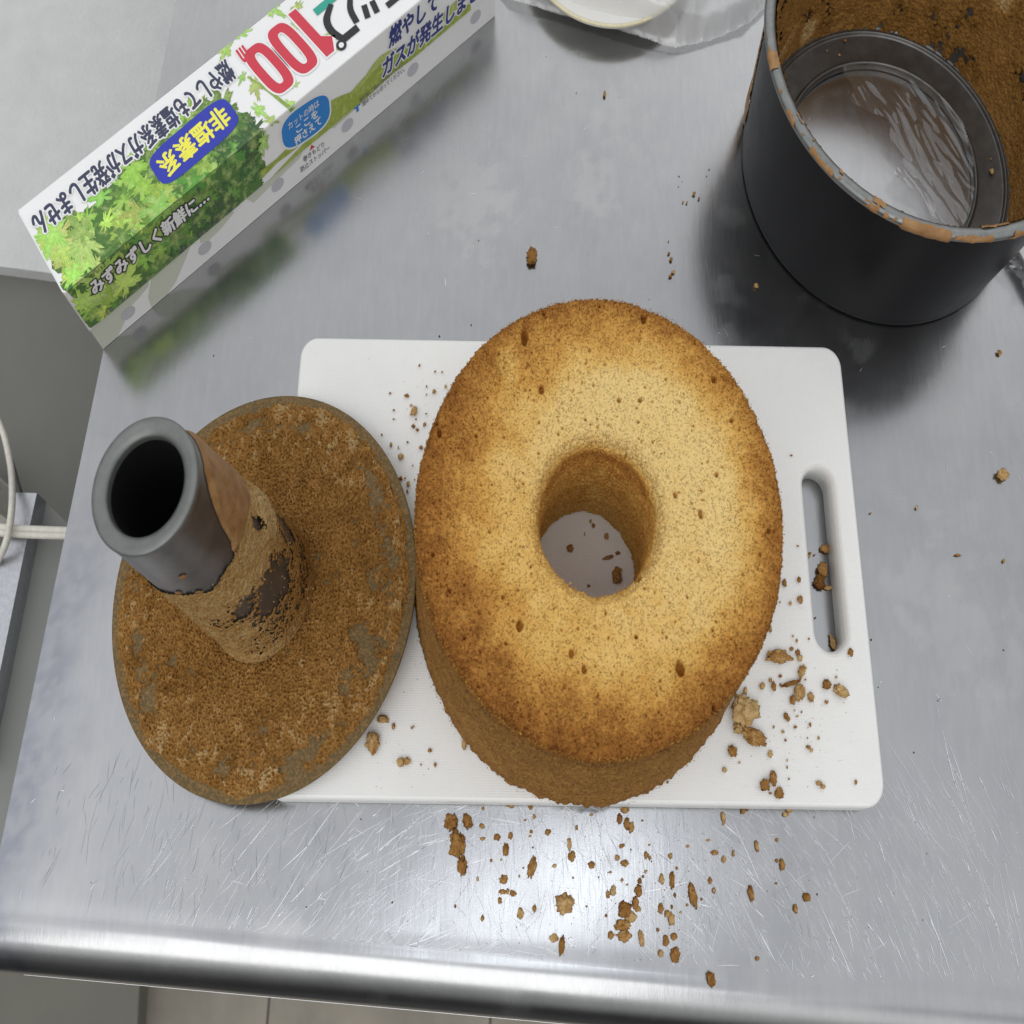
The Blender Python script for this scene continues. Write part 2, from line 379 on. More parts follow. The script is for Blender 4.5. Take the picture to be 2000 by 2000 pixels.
# left flange, turned down, and the underside lip in front
a0, a1 = tab(TL, 70), tab(TL, TF)
V = [tab(TL-.06, 70, -.03), tab(TL-.06, TF-RB*.55, -.35), tab(TL-.06, TF-RB, -4.3), tab(TL-.06, 70, -4.3),
     tab(TL-.003, 70, -.03), tab(TL-.003, TF-RB*.55, -.35), tab(TL-.003, TF-RB, -4.3), tab(TL-.003, 70, -4.3)]
mesh('side_flange', V, [(0, 1, 2, 3), (7, 6, 5, 4), (0, 4, 5, 1), (1, 5, 6, 2), (2, 6, 7, 3), (3, 7, 4, 0)], 'steel_edge', table, smooth=False)
V = [tab(TL, TF-RB-.02, -RB-2.62), tab(60, TF-RB-.02, -RB-2.62), tab(60, TF-RB-.22, -RB-2.7), tab(TL, TF-RB-.22, -RB-2.7)]
V += [v+[0, 0, -.15] for v in V]
mesh('bottom_lip', V, [(0, 1, 2, 3), (7, 6, 5, 4), (0, 4, 5, 1), (1, 5, 6, 2), (2, 6, 7, 3), (3, 7, 4, 0)], 'steel_edge', table, smooth=False)

def scratches(name, mat, items, z=.012):
    V = []; F = []
    for (p, ang, L, w, curv) in items:
        k = 5; c0 = len(V); a = ang
        pos = np.array(p, float)
        for i in range(k):
            if pos @ E2 < TF+.45: pos = pos + E2*(TF+.45-pos @ E2)
            d = np.array([math.cos(a), math.sin(a)]); nn = np.array([-d[1], d[0]])
            ww = w*.5*(1 - abs(2*i/(k-1)-1)**2*.85)
            V += [(*(pos+nn*ww), z), (*(pos-nn*ww), z)]; pos = pos + d*L/(k-1); a += curv/(k-1)
        F += [(c0+2*i, c0+2*i+1, c0+2*i+3, c0+2*i+2) for i in range(k-1)]
    V = np.array(V); lim = V[:, :2] @ E2
    o = mesh(name, V, F, mat, table, smooth=False); o['kind'] = 'stuff'; return o
cen = at(1050, 2350)[:2]
items = []; darks = []
while len(items) < 1500:
    u = random.uniform(300, 2000); v = random.uniform(1540, 1930)
    q = at(u, v)[:2]
    if q @ E2 < TF+.5: continue
    w_ = 1.0 if u > 480 else .25
    if u < 700 and random.random() > .5: continue
    r = q - cen; a = math.atan2(r[1], r[0]) + PI/2 + random.gauss(0, .16)
    if random.random() < .06: a = random.uniform(0, PI)
    L = min(4.0, random.expovariate(1/.8)+.15)
    items.append((q, a, L, random.uniform(.005, .014) + (.016 if random.random() < .07 else 0), random.gauss(0, .12)))
for i in range(420):
    u = random.gauss(1080, 170); v = random.uniform(1560, 1860); q = at(u, v)[:2]
    if q @ E2 < TF+.4: continue
    (items if random.random() < .3 else darks).append((q, random.gauss(PI/2, .5), random.uniform(.3, 1.6), random.uniform(.007, .014), random.gauss(0, .2)))
for i in range(160):
    q = at(random.uniform(60, 700), random.uniform(1500, 1830))[:2]
    if q @ E2 < TF+.4: continue
    darks.append((q, random.gauss(1.35, .3), random.uniform(.2, 1.4), random.uniform(.007, .013), 0))
for i in range(110):
    q = at(random.uniform(30, 2000), random.uniform(40, 1950))[:2]
    if q @ E2 < TF+.4 or q @ E1 < TL+.4: continue
    items.append((q, random.uniform(0, PI), random.uniform(.08, .5), random.uniform(.01, .025), 0))
scratches('bright_scratches', 'bright_scratch', items, .016)
scratches('dark_scratches', 'dark_scratch', darks, .010)
V = []; F = []
specks = [(178, 1724), (1182, 110), (1067, 111), (1243, 108), (1385, 332), (1380, 345), (1326, 345), (1325, 365), (1332, 355), (935, 470), (920, 635), (1150, 497), (1342, 660),
          (1440, 360), (1960, 1270), (1835, 1365), (1268, 585), (1315, 640), (1785, 1470), (90, 1132), (1280, 1725), (705, 1600), (1715, 1342), (1460, 1530)]
for (u, v) in specks + [(random.uniform(200, 2000), random.uniform(60, 1850)) for _ in range(40)]:
    q = at(u, v); k0 = len(V); r = random.uniform(.02, .06); m_ = 7
    if q[:2] @ E1 < TL+.3 or q[:2] @ E2 < TF+.3: continue
    V += [(q[0]+r*random.uniform(.5, 1.2)*math.cos(i/m_*2*PI), q[1]+r*random.uniform(.5, 1.2)*math.sin(i/m_*2*PI), .02) for i in range(m_)]
    F.append(tuple(range(k0, k0+m_)))
o = mesh('burnt_specks', V, F, 'soot', table, smooth=False); o['kind'] = 'stuff'

# ------------------------------------------------------------------ room around the table
V, F = box_vf(-75, 90, -70, 120, -81, -80); floor = struct(mesh('floor', V, F, 'floor_grout', None, (0, 0, -80), smooth=False))
fx = at(524, 1985, -80)[0]; tw = 30.0
tb_, tf_ = box_vf(0, 1, 0, 1, 0, 1); tile_mesh = None
for i in range(-4, 5):
    for j in range(-1, 2):
        x0 = fx+i*tw; y0 = -48+j*tw
        if tile_mesh is None:
            V, F = box_vf(x0+.15, x0+tw-.15, y0+.15, y0+tw-.15, -80, -79.7)
            t0 = mesh('floor_tile', V, F, 'floor_tile', floor, (x0, y0, -80), smooth=False); tile_mesh = t0.data
        else:
            t0 = bpy.data.objects.new('floor_tile', tile_mesh); COL.objects.link(t0); t0.location = w3((x0, y0, -80)) - abs_origin(floor); t0.parent = floor
# wall to the left, a hand's breadth from the table
def wl_(s, t, z): return tab(s, t, z)
def slab(s0, s1, t0, t1, z0, z1):
    V = [wl_(s, t, z) for z in (z0, z1) for t in (t0, t1) for s in (s0, s1)]
    return np.array(V), [(0, 2, 3, 1), (4, 5, 7, 6), (0, 1, 5, 4), (2, 6, 7, 3), (0, 4, 6, 2), (1, 3, 7, 5)]
P = [at(*p, -15)[:2] for p in [(-400, 470), (60, 528), (230, 552), (420, 552), (420, -500), (-400, -500)]]
V, F = prism([tuple(p) for p in P[::-1]], -80, -15); tag(mesh('side_cabinet', V, F, 'wallpaper', None, (*P[0], -80), smooth=False), 'pale grey cabinet with a finely pebbled top, beyond the left table edge', 'cabinet')
P = [at(*p, -16)[:2] for p in [(-500, 300), (500, 300), (500, 1800), (-500, 1800)]]
V, F = prism([tuple(p) for p in P[::-1]], -18, -16); tag(mesh('lower_shelf', V, F, 'wall_panel', None, (*P[0], -18), smooth=False), 'dark grey shelf low down beside the left table edge', 'shelf')
# low stand with its metal rail, beside the table
zs = -9.0
P = [at(*p, zs)[:2] for p in [(34, 962), (75, 968), (135, 1024), (160, 1400), (60, 1800), (-250, 1800), (-60, 1300)]]
stand = thing('equipment_stand', 'low grey metal stand with a steel rail, left of the table', 'stand', (*P[0], -80))
V, F = prism([tuple(p) for p in P[::-1]], -15.99, zs); mesh('stand_panel', V, F, 'shelf_grey', stand, smooth=False)
P = [at(*p, zs+1.2)[:2] for p in [(31, 962), (72, 963), (54, 1046), (4, 1291), (-40, 1500), (-90, 1500), (-45, 1290), (14, 1046)]]
V, F = prism([tuple(p) for p in P[::-1]], zs+.003, zs+1.2); mesh('rail', V, F, 'rail_metal', stand, smooth=False)
def cable(pts, r, lab, grp='white cords beside the table', mat='cord_white'):
    q = smooth_path([at(u, v, z) for u, v, z in pts], 50); V, F = tube_along(q, r)
    return tag(mesh('power_cord', V, F, mat, None, tuple(q[0])), lab, 'cord', grp)
cable([(-60, 1022, zs+1.55), (0, 1029, zs+1.55), (60, 1033, zs+1.55), (140, 1036, zs+1.5), (200, 1037, zs+1.4)], .18, 'upper white cord of the pair crossing the steel rail')
cable([(-60, 1035, zs+1.55), (0, 1041, zs+1.55), (60, 1045, zs+1.55), (140, 1047, zs+1.5), (200, 1046, zs+1.4)], .18, 'lower white cord of the pair crossing the steel rail')
cable([(-45, 760, zs-1), (0, 830, zs), (19, 900, zs+.5), (24, 960, zs+1.9), (20, 1020, zs+2.1), (8, 1070, zs+1.9), (-25, 1130, zs+.6)], .2, 'white cord looping down over the rail end at the left edge')
cable([(0, 845, zs-1), (20, 890, zs-.6), (36, 945, zs-.3), (44, 972, zs-.6)], .10, 'thin dark cord beside the rail end', 'dark cords', 'dark_rubber')
P = [at(*p, -14)[:2] for p in [(-60, 905), (0, 932), (17, 955), (20, 1020), (-60, 1020)]]
V, F = prism([tuple(p) for p in P[::-1]], -15.99, -12.5); tag(mesh('plastic_housing', V, F, 'cord_white', None, (*P[0], -16), smooth=False), 'pale plastic housing at the left edge behind the rail end', 'appliance')
# cupboard under the front of the table
P = [at(*p, -76)[:2] for p in [(-300, 1790), (276, 1790), (262, 2030), (-300, 2030)]]
cup = thing('floor_cabinet', 'beige grey cabinet below the front left of the table', 'cabinet', (*P[0], -80))
V, F = prism([tuple(p) for p in P[::-1]], -79.6, -76.7); mesh('cabinet_body', V, F, 'cabinet_beige', cup, smooth=False)
P2 = [at(*p, -76)[:2] for p in [(-300, 1780), (280, 1780), (266, 2040), (-300, 2040)]]
V, F = prism([tuple(p) for p in P2[::-1]], -76.698, -76); mesh('cabinet_top', V, F, 'cabinet_beige', cup, smooth=False)

# ------------------------------------------------------------------ cutting board
BX0, BX1, BY0, BY1, BT = -12.09, 18.156, -7.424, 11.468, 1.297
def rrect(x0, x1, y0, y1, r, n=10):
    out = []
    for cx, cy, a in ((x1-r, y1-r, 0), (x0+r, y1-r, 90), (x0+r, y0+r, 180), (x1-r, y0+r, 270)):
        for k in range(n+1):
            t = math.radians(a+90*k/n); out.append((cx+r*math.cos(t), cy+r*math.sin(t)))
    return out
def board():
    bm = bmesh.new(); R0 = .95
    SXm, SH, SY0, SY1 = 16.22, 1.08, -1.95, 6.25
    def loop(pts, z): return [bm.verts.new((x, y, z)) for x, y in pts]
    def strip(a, b_):
        k = len(a)
        for i in range(k): bm.faces.new((a[i], a[(i+1) % k], b_[(i+1) % k], b_[i]))
    be = .16
    outer = []
    for k in range(5):
        a = k/4*PI/2; ins = be*(1-math.sin(a)); outer.append(loop(rrect(BX0+ins, BX1-ins, BY0+ins, BY1-ins, R0-ins), BT-be+be*math.cos(a)))
    low = []
    for k in range(4):
        a = k/3*PI/2; ins = be*(1-math.cos(a)); low.append(loop(rrect(BX0+ins, BX1-ins, BY0+ins, BY1-ins, R0-ins), .03+be-be*math.sin(a)))
    for a, b_ in zip((outer+low)[:-1], (outer+low)[1:]): strip(b_, a)
    bs = .42; inner = []
    for k in range(7):
        a = k/6*PI/2; ins = bs*math.sin(a)
        inner.append(loop(rrect(SXm-SH+ins*.8, SXm+SH-ins*.8, SY0+ins*.8, SY1-ins*.8, SH-ins*.8-.001), BT-bs+bs*math.cos(a)))
    inner.append(loop(rrect(SXm-SH+bs*.8, SXm+SH-bs*.8, SY0+bs*.8, SY1-bs*.8, SH-bs*.8-.001), .03))
    for a, b_ in zip(inner[:-1], inner[1:]): strip(a, b_)
    bm.edges.ensure_lookup_table()
    for o_, i_ in ((outer[0], inner[0]), (low[-1], inner[-1])):
        es = []
        for L in (o_, i_):
            for i in range(len(L)):
                ed = bm.edges.get((L[i], L[(i+1) % len(L)])) or bm.edges.new((L[i], L[(i+1) % len(L)])); es.append(ed)
        bmesh.ops.triangle_fill(bm, edges=es, use_beauty=True)
    bmesh.ops.recalc_face_normals(bm, faces=bm.faces)
    V = np.array([v.co for v in bm.verts]); bm.verts.index_update(); F = [tuple(v.index for v in f.verts) for f in bm.faces]; bm.free()
    o = mesh('cutting_board', V, F, 'board_plastic', None, (3, 2, 0))
    # split only the long crease-free flats from the rounds
    for p in o.data.polygons:
        if abs(p.normal.z) > .999: p.use_smooth = False
    return tag(o, 'white plastic cutting board with a slot handle, under the cake', 'cutting board')
board()

# ------------------------------------------------------------------ the cake
CX, CY, CH = 3.5718, 1.1394, 7.2493
ZT = BT+CH
def make_cake():
    NT = 1100
    key = [(8.62, 0.02, .0), (8.60, .25, .1), (8.38, 2.4, .1), (8.18, 5.0, .1), (8.05, 6.55, .2), (8.0, 7.06, 1), (7.93, 7.22, 1), (7.7, 7.27, 1), (7.0, 7.20, .1), (6.0, 6.94, .1), (5.0, 6.80, .1),
           (4.2, 6.86, .1), (3.4, 6.99, .1), (3.05, 6.96, .5), (2.80, 6.75, .5), (2.62, 6.25, .2), (2.55, 5.2, .1), (2.55, 3.0, .1), (2.62, .6, .1), (2.66, .02, 0)]
    K = np.array([(a, z) for a, z, _ in key]); seg = np.r_[0, np.cumsum(np.hypot(*np.diff(K, axis=0).T))]
    NP = 470; s = np.linspace(0, seg[-1], NP)
    def cr(vals):   # monotone-ish smooth interpolation
        y = np.interp(s, seg, vals); kx = 5; ker = np.hanning(kx+2)[1:-1]; ker /= ker.sum()
        yp = np.r_[np.full(kx//2, y[0]), y, np.full(kx//2, y[-1])]; return np.convolve(yp, ker, 'valid')
    r = cr(K[:, 0]); z = cr(K[:, 1]); r[0], z[0], r[-1], z[-1] = 8.62, .02, 2.66, .02
    T = np.arange(NT)/NT*2*PI
    dr = np.gradient(r); dz = np.gradient(z); nl = np.hypot(dr, dz); nr, nz = dz/nl, -dr/nl   # outward
    RR, TT = np.meshgrid(r, T); ZZ = np.meshgrid(z, T)[0]; NR = np.meshgrid(nr, T)[0]; NZ = np.meshgrid(nz, T)[0]; SS = np.meshgrid(s, T)[0]
    x = RR*np.cos(TT); y = RR*np.sin(TT); P = np.c_[x.ravel(), y.ravel(), ZZ.ravel()]
    R_, Z_, S_ = RR.ravel(), ZZ.ravel(), SS.ravel(); A = TT.ravel()
    iside = (S_ < seg[5]); itop = (S_ >= seg[5]) & (S_ <= seg[13]); ihole = S_ > seg[13]
    low = fbm(P*[.35, .35, .35]+9, 2); mid = fbm(P*1.6+2, 3); hi = fbm(P*6.5, 3); hi2 = perlin(P*15)
    crown = np.exp(-((S_-seg[6])/1.0)**2); holelip = np.exp(-((S_-seg[14])/.5)**2)
    foot = np.exp(-(S_/.7)**2)
    disp = .07*low + .035*mid + .040*hi + .022*hi2
    disp += crown*(.075*hi + .07*np.maximum(hi2, 0)) + foot*(.16*fbm(P*[2.5, 2.5, 1]+5, 3)+.05)
    disp += holelip*(.05*hi) + iside*(.075*fbm(P*[3, 3, 7], 3)) + ihole*(.07*mid+.04*hi)
    disp -= itop*.10*sstep(.15, .5, fbm(np.c_[P[:, :2]*.5, np.zeros(len(P))]+40, 2))
    # torn patches and bubbles
    pore = np.zeros(len(P))
    holes = [(450, 205, 34, 1.8), (518, 123, 18, 1.4), (718, 97, 14, 1), (876, 140, 28, 1.3), (512, 375, 28, 1.2), (793, 413, 22, 1), (868, 413, 20, 1), (670, 487, 15, 1), (995, 760, 23, 1), (1090, 825, 24, 1.3),
             (1128, 357, 26, 1), (1192, 500, 22, .8), (145, 550, 24, 1.2), (133, 515, 20, 1), (434, 1228, 32, 1.3), (384, 1293, 15, 1), (620, 1330, 22, 1.3), (667, 1385, 24, 1.3), (856, 1270, 20, .7), (1012, 1385, 40, 1.3),
             (742, 1188, 13, 1), (1040, 1125, 13, 1), (1128, 1248, 15, 1), (122, 985, 17, 1), (180, 1112, 17, 1), (372, 1123, 14, 1), (235, 1282, 14, 1), (1128, 1545, 22, 1.6), (867, 1050, 26, 1.3), (1145, 683, 18, 1.1),
             (1325, 900, 15, 1), (572, 540, 13, 1), (277, 548, 17, 1), (472, 1020, 12, 1), (862, 495, 12, 1), (610, 330, 10, 1), (1060, 230, 12, 1), (940, 1430, 12, 1), (820, 600, 10, 1), (325, 1180, 10, 1), (1235, 1050, 12, 1)]
    for (u, v, d, asp) in holes:
        q = at(u/1.84+780, v/1.84+550, ZT-.15); rad = d/1.84/59/2*1.15
        dd = np.hypot((P[:, 0]-(q[0]-CX))/.85/ (SX if False else 1), (P[:, 1]-(q[1]-CY))/asp)/rad
        dd = dd*(1+.25*perlin(P*5+u)); g = sstep(1.15, .7, dd)*(Z_ > 5.5)
        disp -= g*min(.35, rad*1.3); pore = np.maximum(pore, g)
    rnd = np.random.default_rng(11)
    for k in range(420):    # many small bubbles
        rr = math.sqrt(rnd.uniform(3.1**2, 7.9**2)); aa = rnd.uniform(0, 2*PI); rad = rnd.uniform(.028, .07)
        i0 = int(aa/(2*PI)*NT); wdt = int(rad*2.2/(rr*2*PI/NT))+2
        rows = (np.arange(i0-wdt, i0+wdt+1) % NT); idx = (rows[:, None]*NP + np.arange(NP)[None]).ravel()
        dd = np.hypot(P[idx, 0]-rr*math.cos(aa), P[idx, 1]-rr*math.sin(aa))/rad
        g = sstep(1.1, .5, dd)*(Z_[idx] > 6.4)*itop[idx]; disp[idx] -= g*rad*1.1; pore[idx] = np.maximum(pore[idx], g*.85)
    # crumbling notches at the hole edge (left) and scuffed patch (upper left)
    q = at(390/1.84+780, 285/1.84+550, ZT); dd = np.hypot(P[:, 0]+CX-q[0], P[:, 1]+CY-q[1]); scuff = sstep(.75, .2, dd + .5*mid)
    disp -= scuff*.13*(1+2*hi)*itop
    ra = np.hypot(1, 1)
    # browning
    ang = A
    ur = .5+.5*np.cos(ang-math.radians(50)); ll = .5+.5*np.cos(ang-math.radians(200))
    r0 = 4.3 + 1.7*ur + .75*(.5+.5*np.cos(ang+math.radians(85))) - .9*(.5+.5*np.cos(ang-math.radians(160)))
    t = (R_ - r0)/(8.1-r0)
    bn = fbm(np.c_[P[:, :2]*.55, np.zeros(len(P))]+70, 4)
    brown_top = .13 + .17*(1-ur) + .50*sstep(-.15, .85, t + .34*bn) - .16*ur*sstep(.3, -.3, t) + .10*bn
    brown_top += .08*sstep(7.3, 7.95, R_) + .14*hi*sstep(5, 7, R_) + .05*hi
    brown_top = np.where(R_ > 7.1, brown_top - .06*sstep(.1, .4, mid), brown_top)
    brown_top -= .30*scuff
    brown_side = .70 + .14*mid + .22*hi - .04*low + .14*foot + .12*sstep(5.8, 6.9, Z_)
    inner = .46 + .16*mid + .14*hi - .16*sstep(3.5, .5, Z_) + .22*np.exp(-((Z_-5.9)/.8)**2)*sstep(.3, .9, np.sin(ang)*.5+.5)  # last term paints the shade on the hole's far wall as darker brown
    br = np.where(iside, brown_side, np.where(itop, brown_top, inner))
    w = sstep(seg[5]-.5, seg[5]+.3, S_); br = np.where(S_ < seg[6], brown_side*(1-w)+brown_top*w, br)
    w = sstep(seg[14]-.1, seg[14]+.9, S_); br = np.where((S_ > seg[13]), brown_top*(1-w)+inner*w, br)
    cr_ = np.cos(A); sr_ = np.sin(A)
    D = np.c_[NR.ravel()*cr_, NR.ravel()*sr_, NZ.ravel()]
    V = P + D*disp[:, None]; V[:, 2] = np.maximum(V[:, 2], .01)
    V += [CX, CY, BT]
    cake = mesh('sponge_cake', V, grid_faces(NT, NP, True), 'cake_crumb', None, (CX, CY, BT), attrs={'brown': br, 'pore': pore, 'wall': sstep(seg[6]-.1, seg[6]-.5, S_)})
    return tag(cake, 'golden ring shaped chiffon cake standing on the white board', 'cake')
cake = make_cake()

# fringe of tiny torn crumbs at the edges of the cake
def fringe(name, pts, parent, mat, size=(.03, .09), seed=1, brown=(.2, .9)):
    rnd = random.Random(seed); V = []; F = []; B = []
    for p in pts:
        k = len(V); s = rnd.uniform(*size); b0 = rnd.uniform(*brown)
        dirs = [np.array([rnd.gauss(0, 1) for _ in range(3)]) for _ in range(5)]
        for d in dirs: V.append(np.array(p) + d/np.linalg.norm(d)*s*rnd.uniform(.5, 1)); B.append(b0)
        F += [(k, k+1, k+2), (k, k+2, k+3), (k, k+3, k+1), (k+4, k+1, k+2), (k+4, k+3, k+2), (k+4, k+3, k+1)]
    o = mesh(name, V, F, mat, parent, smooth=False, attrs={'brown': B, 'pore': np.zeros(len(V))})
    o['kind'] = 'stuff'; return o
pts = []
for i in range(5200):
    a = random.uniform(0, 2*PI); r = random.gauss(7.97, .03); z = ZT-.16+random.gauss(0, .10)
    pts.append((CX+r*math.cos(a), CY+r*math.sin(a), z))
for i in range(900):
    a = random.uniform(0, 2*PI); z = random.uniform(.03, .5); r = 8.64+random.gauss(.02, .08)
    pts.append((CX+r*math.cos(a), CY+r*math.sin(a), BT+z))
for i in range(500):
    a = random.uniform(0, 2*PI); z = ZT-.35+random.gauss(0, .2); r = 2.80+random.gauss(0, .08)
    pts.append((CX+r*math.cos(a), CY+r*math.sin(a), z))
fringe('edge_crumbs', pts, cake, 'cake_crumb', (.025, .06), 5, (.45, .75))

# ------------------------------------------------------------------ cake tin (outer ring)
PX, PY, PR, PH, PB = 22.2375, 21.6453, 9.4064, 8.0268, 8.4136
pan = thing('cake_tin', 'dark round deep cake tin with crumb stuck inside, standing open side up', 'cake tin', (PX, PY, 0))
V, F = lathe(rounded([(PB-.55, .25), (PB-.55, .03), (PB, .03), (PB+.02, .5), (9.02, 7.5), (9.05, 7.82)], .14), (PX, PY, 0), n=220); mesh('wall', V, F, 'pan_black', pan)
V, F = lathe([(9.05, 7.80), (9.22, 7.72), (9.36, 7.74), (9.41, 7.84), (9.40, 7.95), (9.32, 8.03), (9.15, 8.05), (8.95, 8.02), (8.84, 7.94), (8.80, 7.8)], (PX, PY, 0), n=260); mesh('rim', V, F, 'pan_rim', pan)
V, F = lathe(rounded([(8.80, 7.82), (8.45, 4), (8.12, .8), (7.95, .40), (7.72, .40)], .2), (PX, PY, 0), n=220); mesh('inner_wall', V, F, 'pan_grey', pan)
V, F = lathe(rounded([(7.72, .40), (7.66, .56), (7.56, .56), (7.48, .40), (6.0, .34), (5.93, .44), (5.80, .44), (5.74, .30), (5.74, .06)], .06, 3), (PX, PY, 0), n=220)
mesh('bottom_ledge', V, F, 'pan_grey', pan)
def pan_residue():
    NT, NZ_ = 900, 150; T = np.arange(NT)/NT*2*PI; z = np.linspace(.35, 7.7, NZ_)
    rr = np.interp(z, [.35, .8, 4, 7.82], [7.98, 8.1, 8.43, 8.78])
    RR, TT = np.meshgrid(rr, T); ZZ = np.meshgrid(z, T)[0]
    P = np.c_[(RR*np.cos(TT)).ravel(), (RR*np.sin(TT)).ravel(), ZZ.ravel()]
    m1 = fbm(P*.5+20, 3); m2 = fbm(P*2.2, 3); m3 = fbm(P*5.5, 3); m4 = perlin(P*11)
    th = .10 + .05*m2 + .10*m3 + .05*m4
    thick = sstep(-.42, -.2, m1 + .35*m2 + .25*m3); th = th*thick - .03*(1-thick)
    D = np.c_[-np.cos(TT).ravel(), -np.sin(TT).ravel(), np.zeros(len(P))]
    V = P + D*(np.maximum(th, -.02)+.02)[:, None] + [PX, PY, 0]
    br = .52 - .25*m1 + .18*m2 + .1*m3 - 1.2*(th-.1) - .4*sstep(.25, .5, fbm(P*.3+50, 2))
    F = grid_faces(NT, NZ_, True)[:, ::-1]; ok = th > -.02; keep = ok[F].all(1)
    o = mesh('baked_on_residue', V, F[keep], 'pan_residue', pan, attrs={'brown': br, 'pore': np.zeros(len(P))})
pan_residue()
def pan_rim_batter():
    sec = [(9.10, 7.68), (9.24, 7.68), (9.38, 7.70), (9.44, 7.84), (9.43, 7.97), (9.34, 8.06), (9.15, 8.08), (8.95, 8.05), (8.80, 7.96), (8.74, 7.75), (8.70, 7.5), (8.62, 7.2)]
    Sx = np.linspace(0, len(sec)-1, 40); sec = np.array(sec); r = np.interp(Sx, range(len(sec)), sec[:, 0]); z = np.interp(Sx, range(len(sec)), sec[:, 1])
    NT = 900; T = np.arange(NT)/NT*2*PI; RR, TT = np.meshgrid(r, T); ZZ = np.meshgrid(z, T)[0]; SS = np.meshgrid(Sx, T)[0].ravel()
    P = np.c_[(RR*np.cos(TT)).ravel(), (RR*np.sin(TT)).ravel(), ZZ.ravel()]; A = np.degrees(TT.ravel()); A = np.where(A > 180, A-360, A)
    f = fbm(P*[.8, .8, 1.5]+31, 3); g = fbm(P*3, 2)
    def ang(u, v):
        q = at(u, v, 8.03); return math.degrees(math.atan2(q[1]-PY, q[0]-PX))
    mask = -.50 + .22*sstep(7.4, 8.2, SS)*sstep(9.4, 8.4, SS) + .45*f + .30*g
    for (u0, v0, u1, v1, smin, smax, am) in [(1760, 430, 1862, 460, 0, 6.2, 1.15), (1497, 100, 1508, 140, 3.5, 7.5, .75), (1545, 225, 1590, 285, 6.2, 7.2, .62), (1625, 345, 1680, 380, 6.0, 7.2, .62), (1702, 390, 1732, 402, 5.5, 7.5, .85), (1910, 428, 1975, 430, 7.0, 9, .95), (1500, 0, 1503, 80, 3, 5.5, .6)]:
        a0, a1 = sorted((ang(u0, v0), ang(u1, v1))); am *= .93; c = (a0+a1)/2; h = (a1-a0)/2
        mask = np.maximum(mask, am*sstep(1.15, .8, np.abs(A-c)/h)*sstep(smin-.3, smin+.3, SS)*sstep(smax+.3, smax-.3, SS) - .5 + .5*f + .4*g)
    off = sstep(0, .3, mask)*.03*(1+g); nr = np.gradient(z); nz = -np.gradient(r); nl = np.hypot(nr, nz)+1e-9; NRm = np.meshgrid(nr/nl, T)[0].ravel(); NZm = np.meshgrid(nz/nl, T)[0].ravel()
    V = P + np.c_[NRm*np.cos(TT.ravel()), NRm*np.sin(TT.ravel()), NZm]*off[:, None] + [PX, PY, 0]
    F = grid_faces(NT, 40, True); keep = (mask > .02)[F].all(1)
    mesh('batter_on_rim', V, F[keep], 'dried_batter', pan)
pan_rim_batter()
def pan_drip():
    NT, NZ_ = 60, 120; T = np.radians(np.linspace(140, 178, NT)); z = np.linspace(.1, 7.75, NZ_)
    TT, ZZ = np.meshgrid(T, z, indexing='ij'); rr = 8.43 + (ZZ-.5)*.0857
    A = np.degrees(TT).ravel(); Z = ZZ.ravel(); P = np.c_[(rr*np.cos(TT)).ravel(), (rr*np.sin(TT)).ravel(), Z]
    g = fbm(P*2.2, 3); c = 160 + 1.5*np.sin(Z*.9); w = 5.5 + 3.5*sstep(3, .8, Z) + 1.2*g
    mk = (1-np.abs(A-c)/w) + .25*g - .4*sstep(1.0, .3, Z)
    off = np.clip(mk, 0, 1)**.5*(.12+.10*sstep(3.0, 1.2, Z)) + .02
    V = P + np.c_[np.cos(TT).ravel(), np.sin(TT).ravel(), np.zeros(len(P))]*off[:, None] + [PX, PY, 0]
    F = grid_faces(NT, NZ_); keep = (mk > 0)[F].all(1); mesh('batter_drip', V, F[keep], 'dried_batter', pan)
pan_drip()
# crumpled film lying inside the tin
def crumple(x0, x1, y0, y1, n, base, amp, seed, keepf, mat, name, parent=None, loc=None, freq=.5, stretch=(1, 1), rot=0):
    X, Y = np.meshgrid(np.linspace(x0, x1, n), np.linspace(y0, y1, n), indexing='ij')
    P = np.c_[X.ravel(), Y.ravel(), np.full(n*n, float(seed))]
    Q = P.copy(); c_, s_ = math.cos(rot), math.sin(rot); Q[:, 0] = (P[:, 0]*c_+P[:, 1]*s_)*stretch[0]; Q[:, 1] = (-P[:, 0]*s_+P[:, 1]*c_)*stretch[1]
    h = 1-np.abs(perlin(Q*freq))*2; h2 = 1-np.abs(perlin(Q*freq*2.3+9))*2; h3 = 1-np.abs(perlin(Q*freq*5+4))*2
    z = base(P[:, 0], P[:, 1]) + amp*(.55*h + .3*h2 + .15*h3)
    V = np.c_[P[:, :2], z]; V[:, 2] = np.maximum(V[:, 2], .05); F = grid_faces(n, n); keep = keepf(P[:, 0], P[:, 1])[F].all(1)
    return mesh(name, V, F[keep], mat, parent, loc)
c0 = at(1840, 300, .5)
def kf(x, y):
    r = np.hypot(x-PX, y-PY); a = at(1655, 70, .3); b_ = at(1880, 440, .3)
    d = ((x-a[0])*(b_[1]-a[1]) - (y-a[1])*(b_[0]-a[0]))/np.hypot(b_[0]-a[0], b_[1]-a[1])
    return (r < 5.68) & (d < 1.6 + .5*np.sin(y*1.3)+.3*np.sin(y*3.1)) 
fa = at(1655, 70, .3); fb = at(1880, 440, .3); frot = math.atan2(fb[1]-fa[1], (fb[0]-fa[0]))
film_o = crumple(PX-6, PX+6, PY-6, PY+6, 260, lambda x, y: .35+0*x, .45, 3, kf, 'clear_film', 'plastic_film', None, (PX, PY, .05), .33, (.28, 1.25), frot)
tag(film_o, 'crumpled clear plastic film lying inside the dark cake tin', 'plastic film')

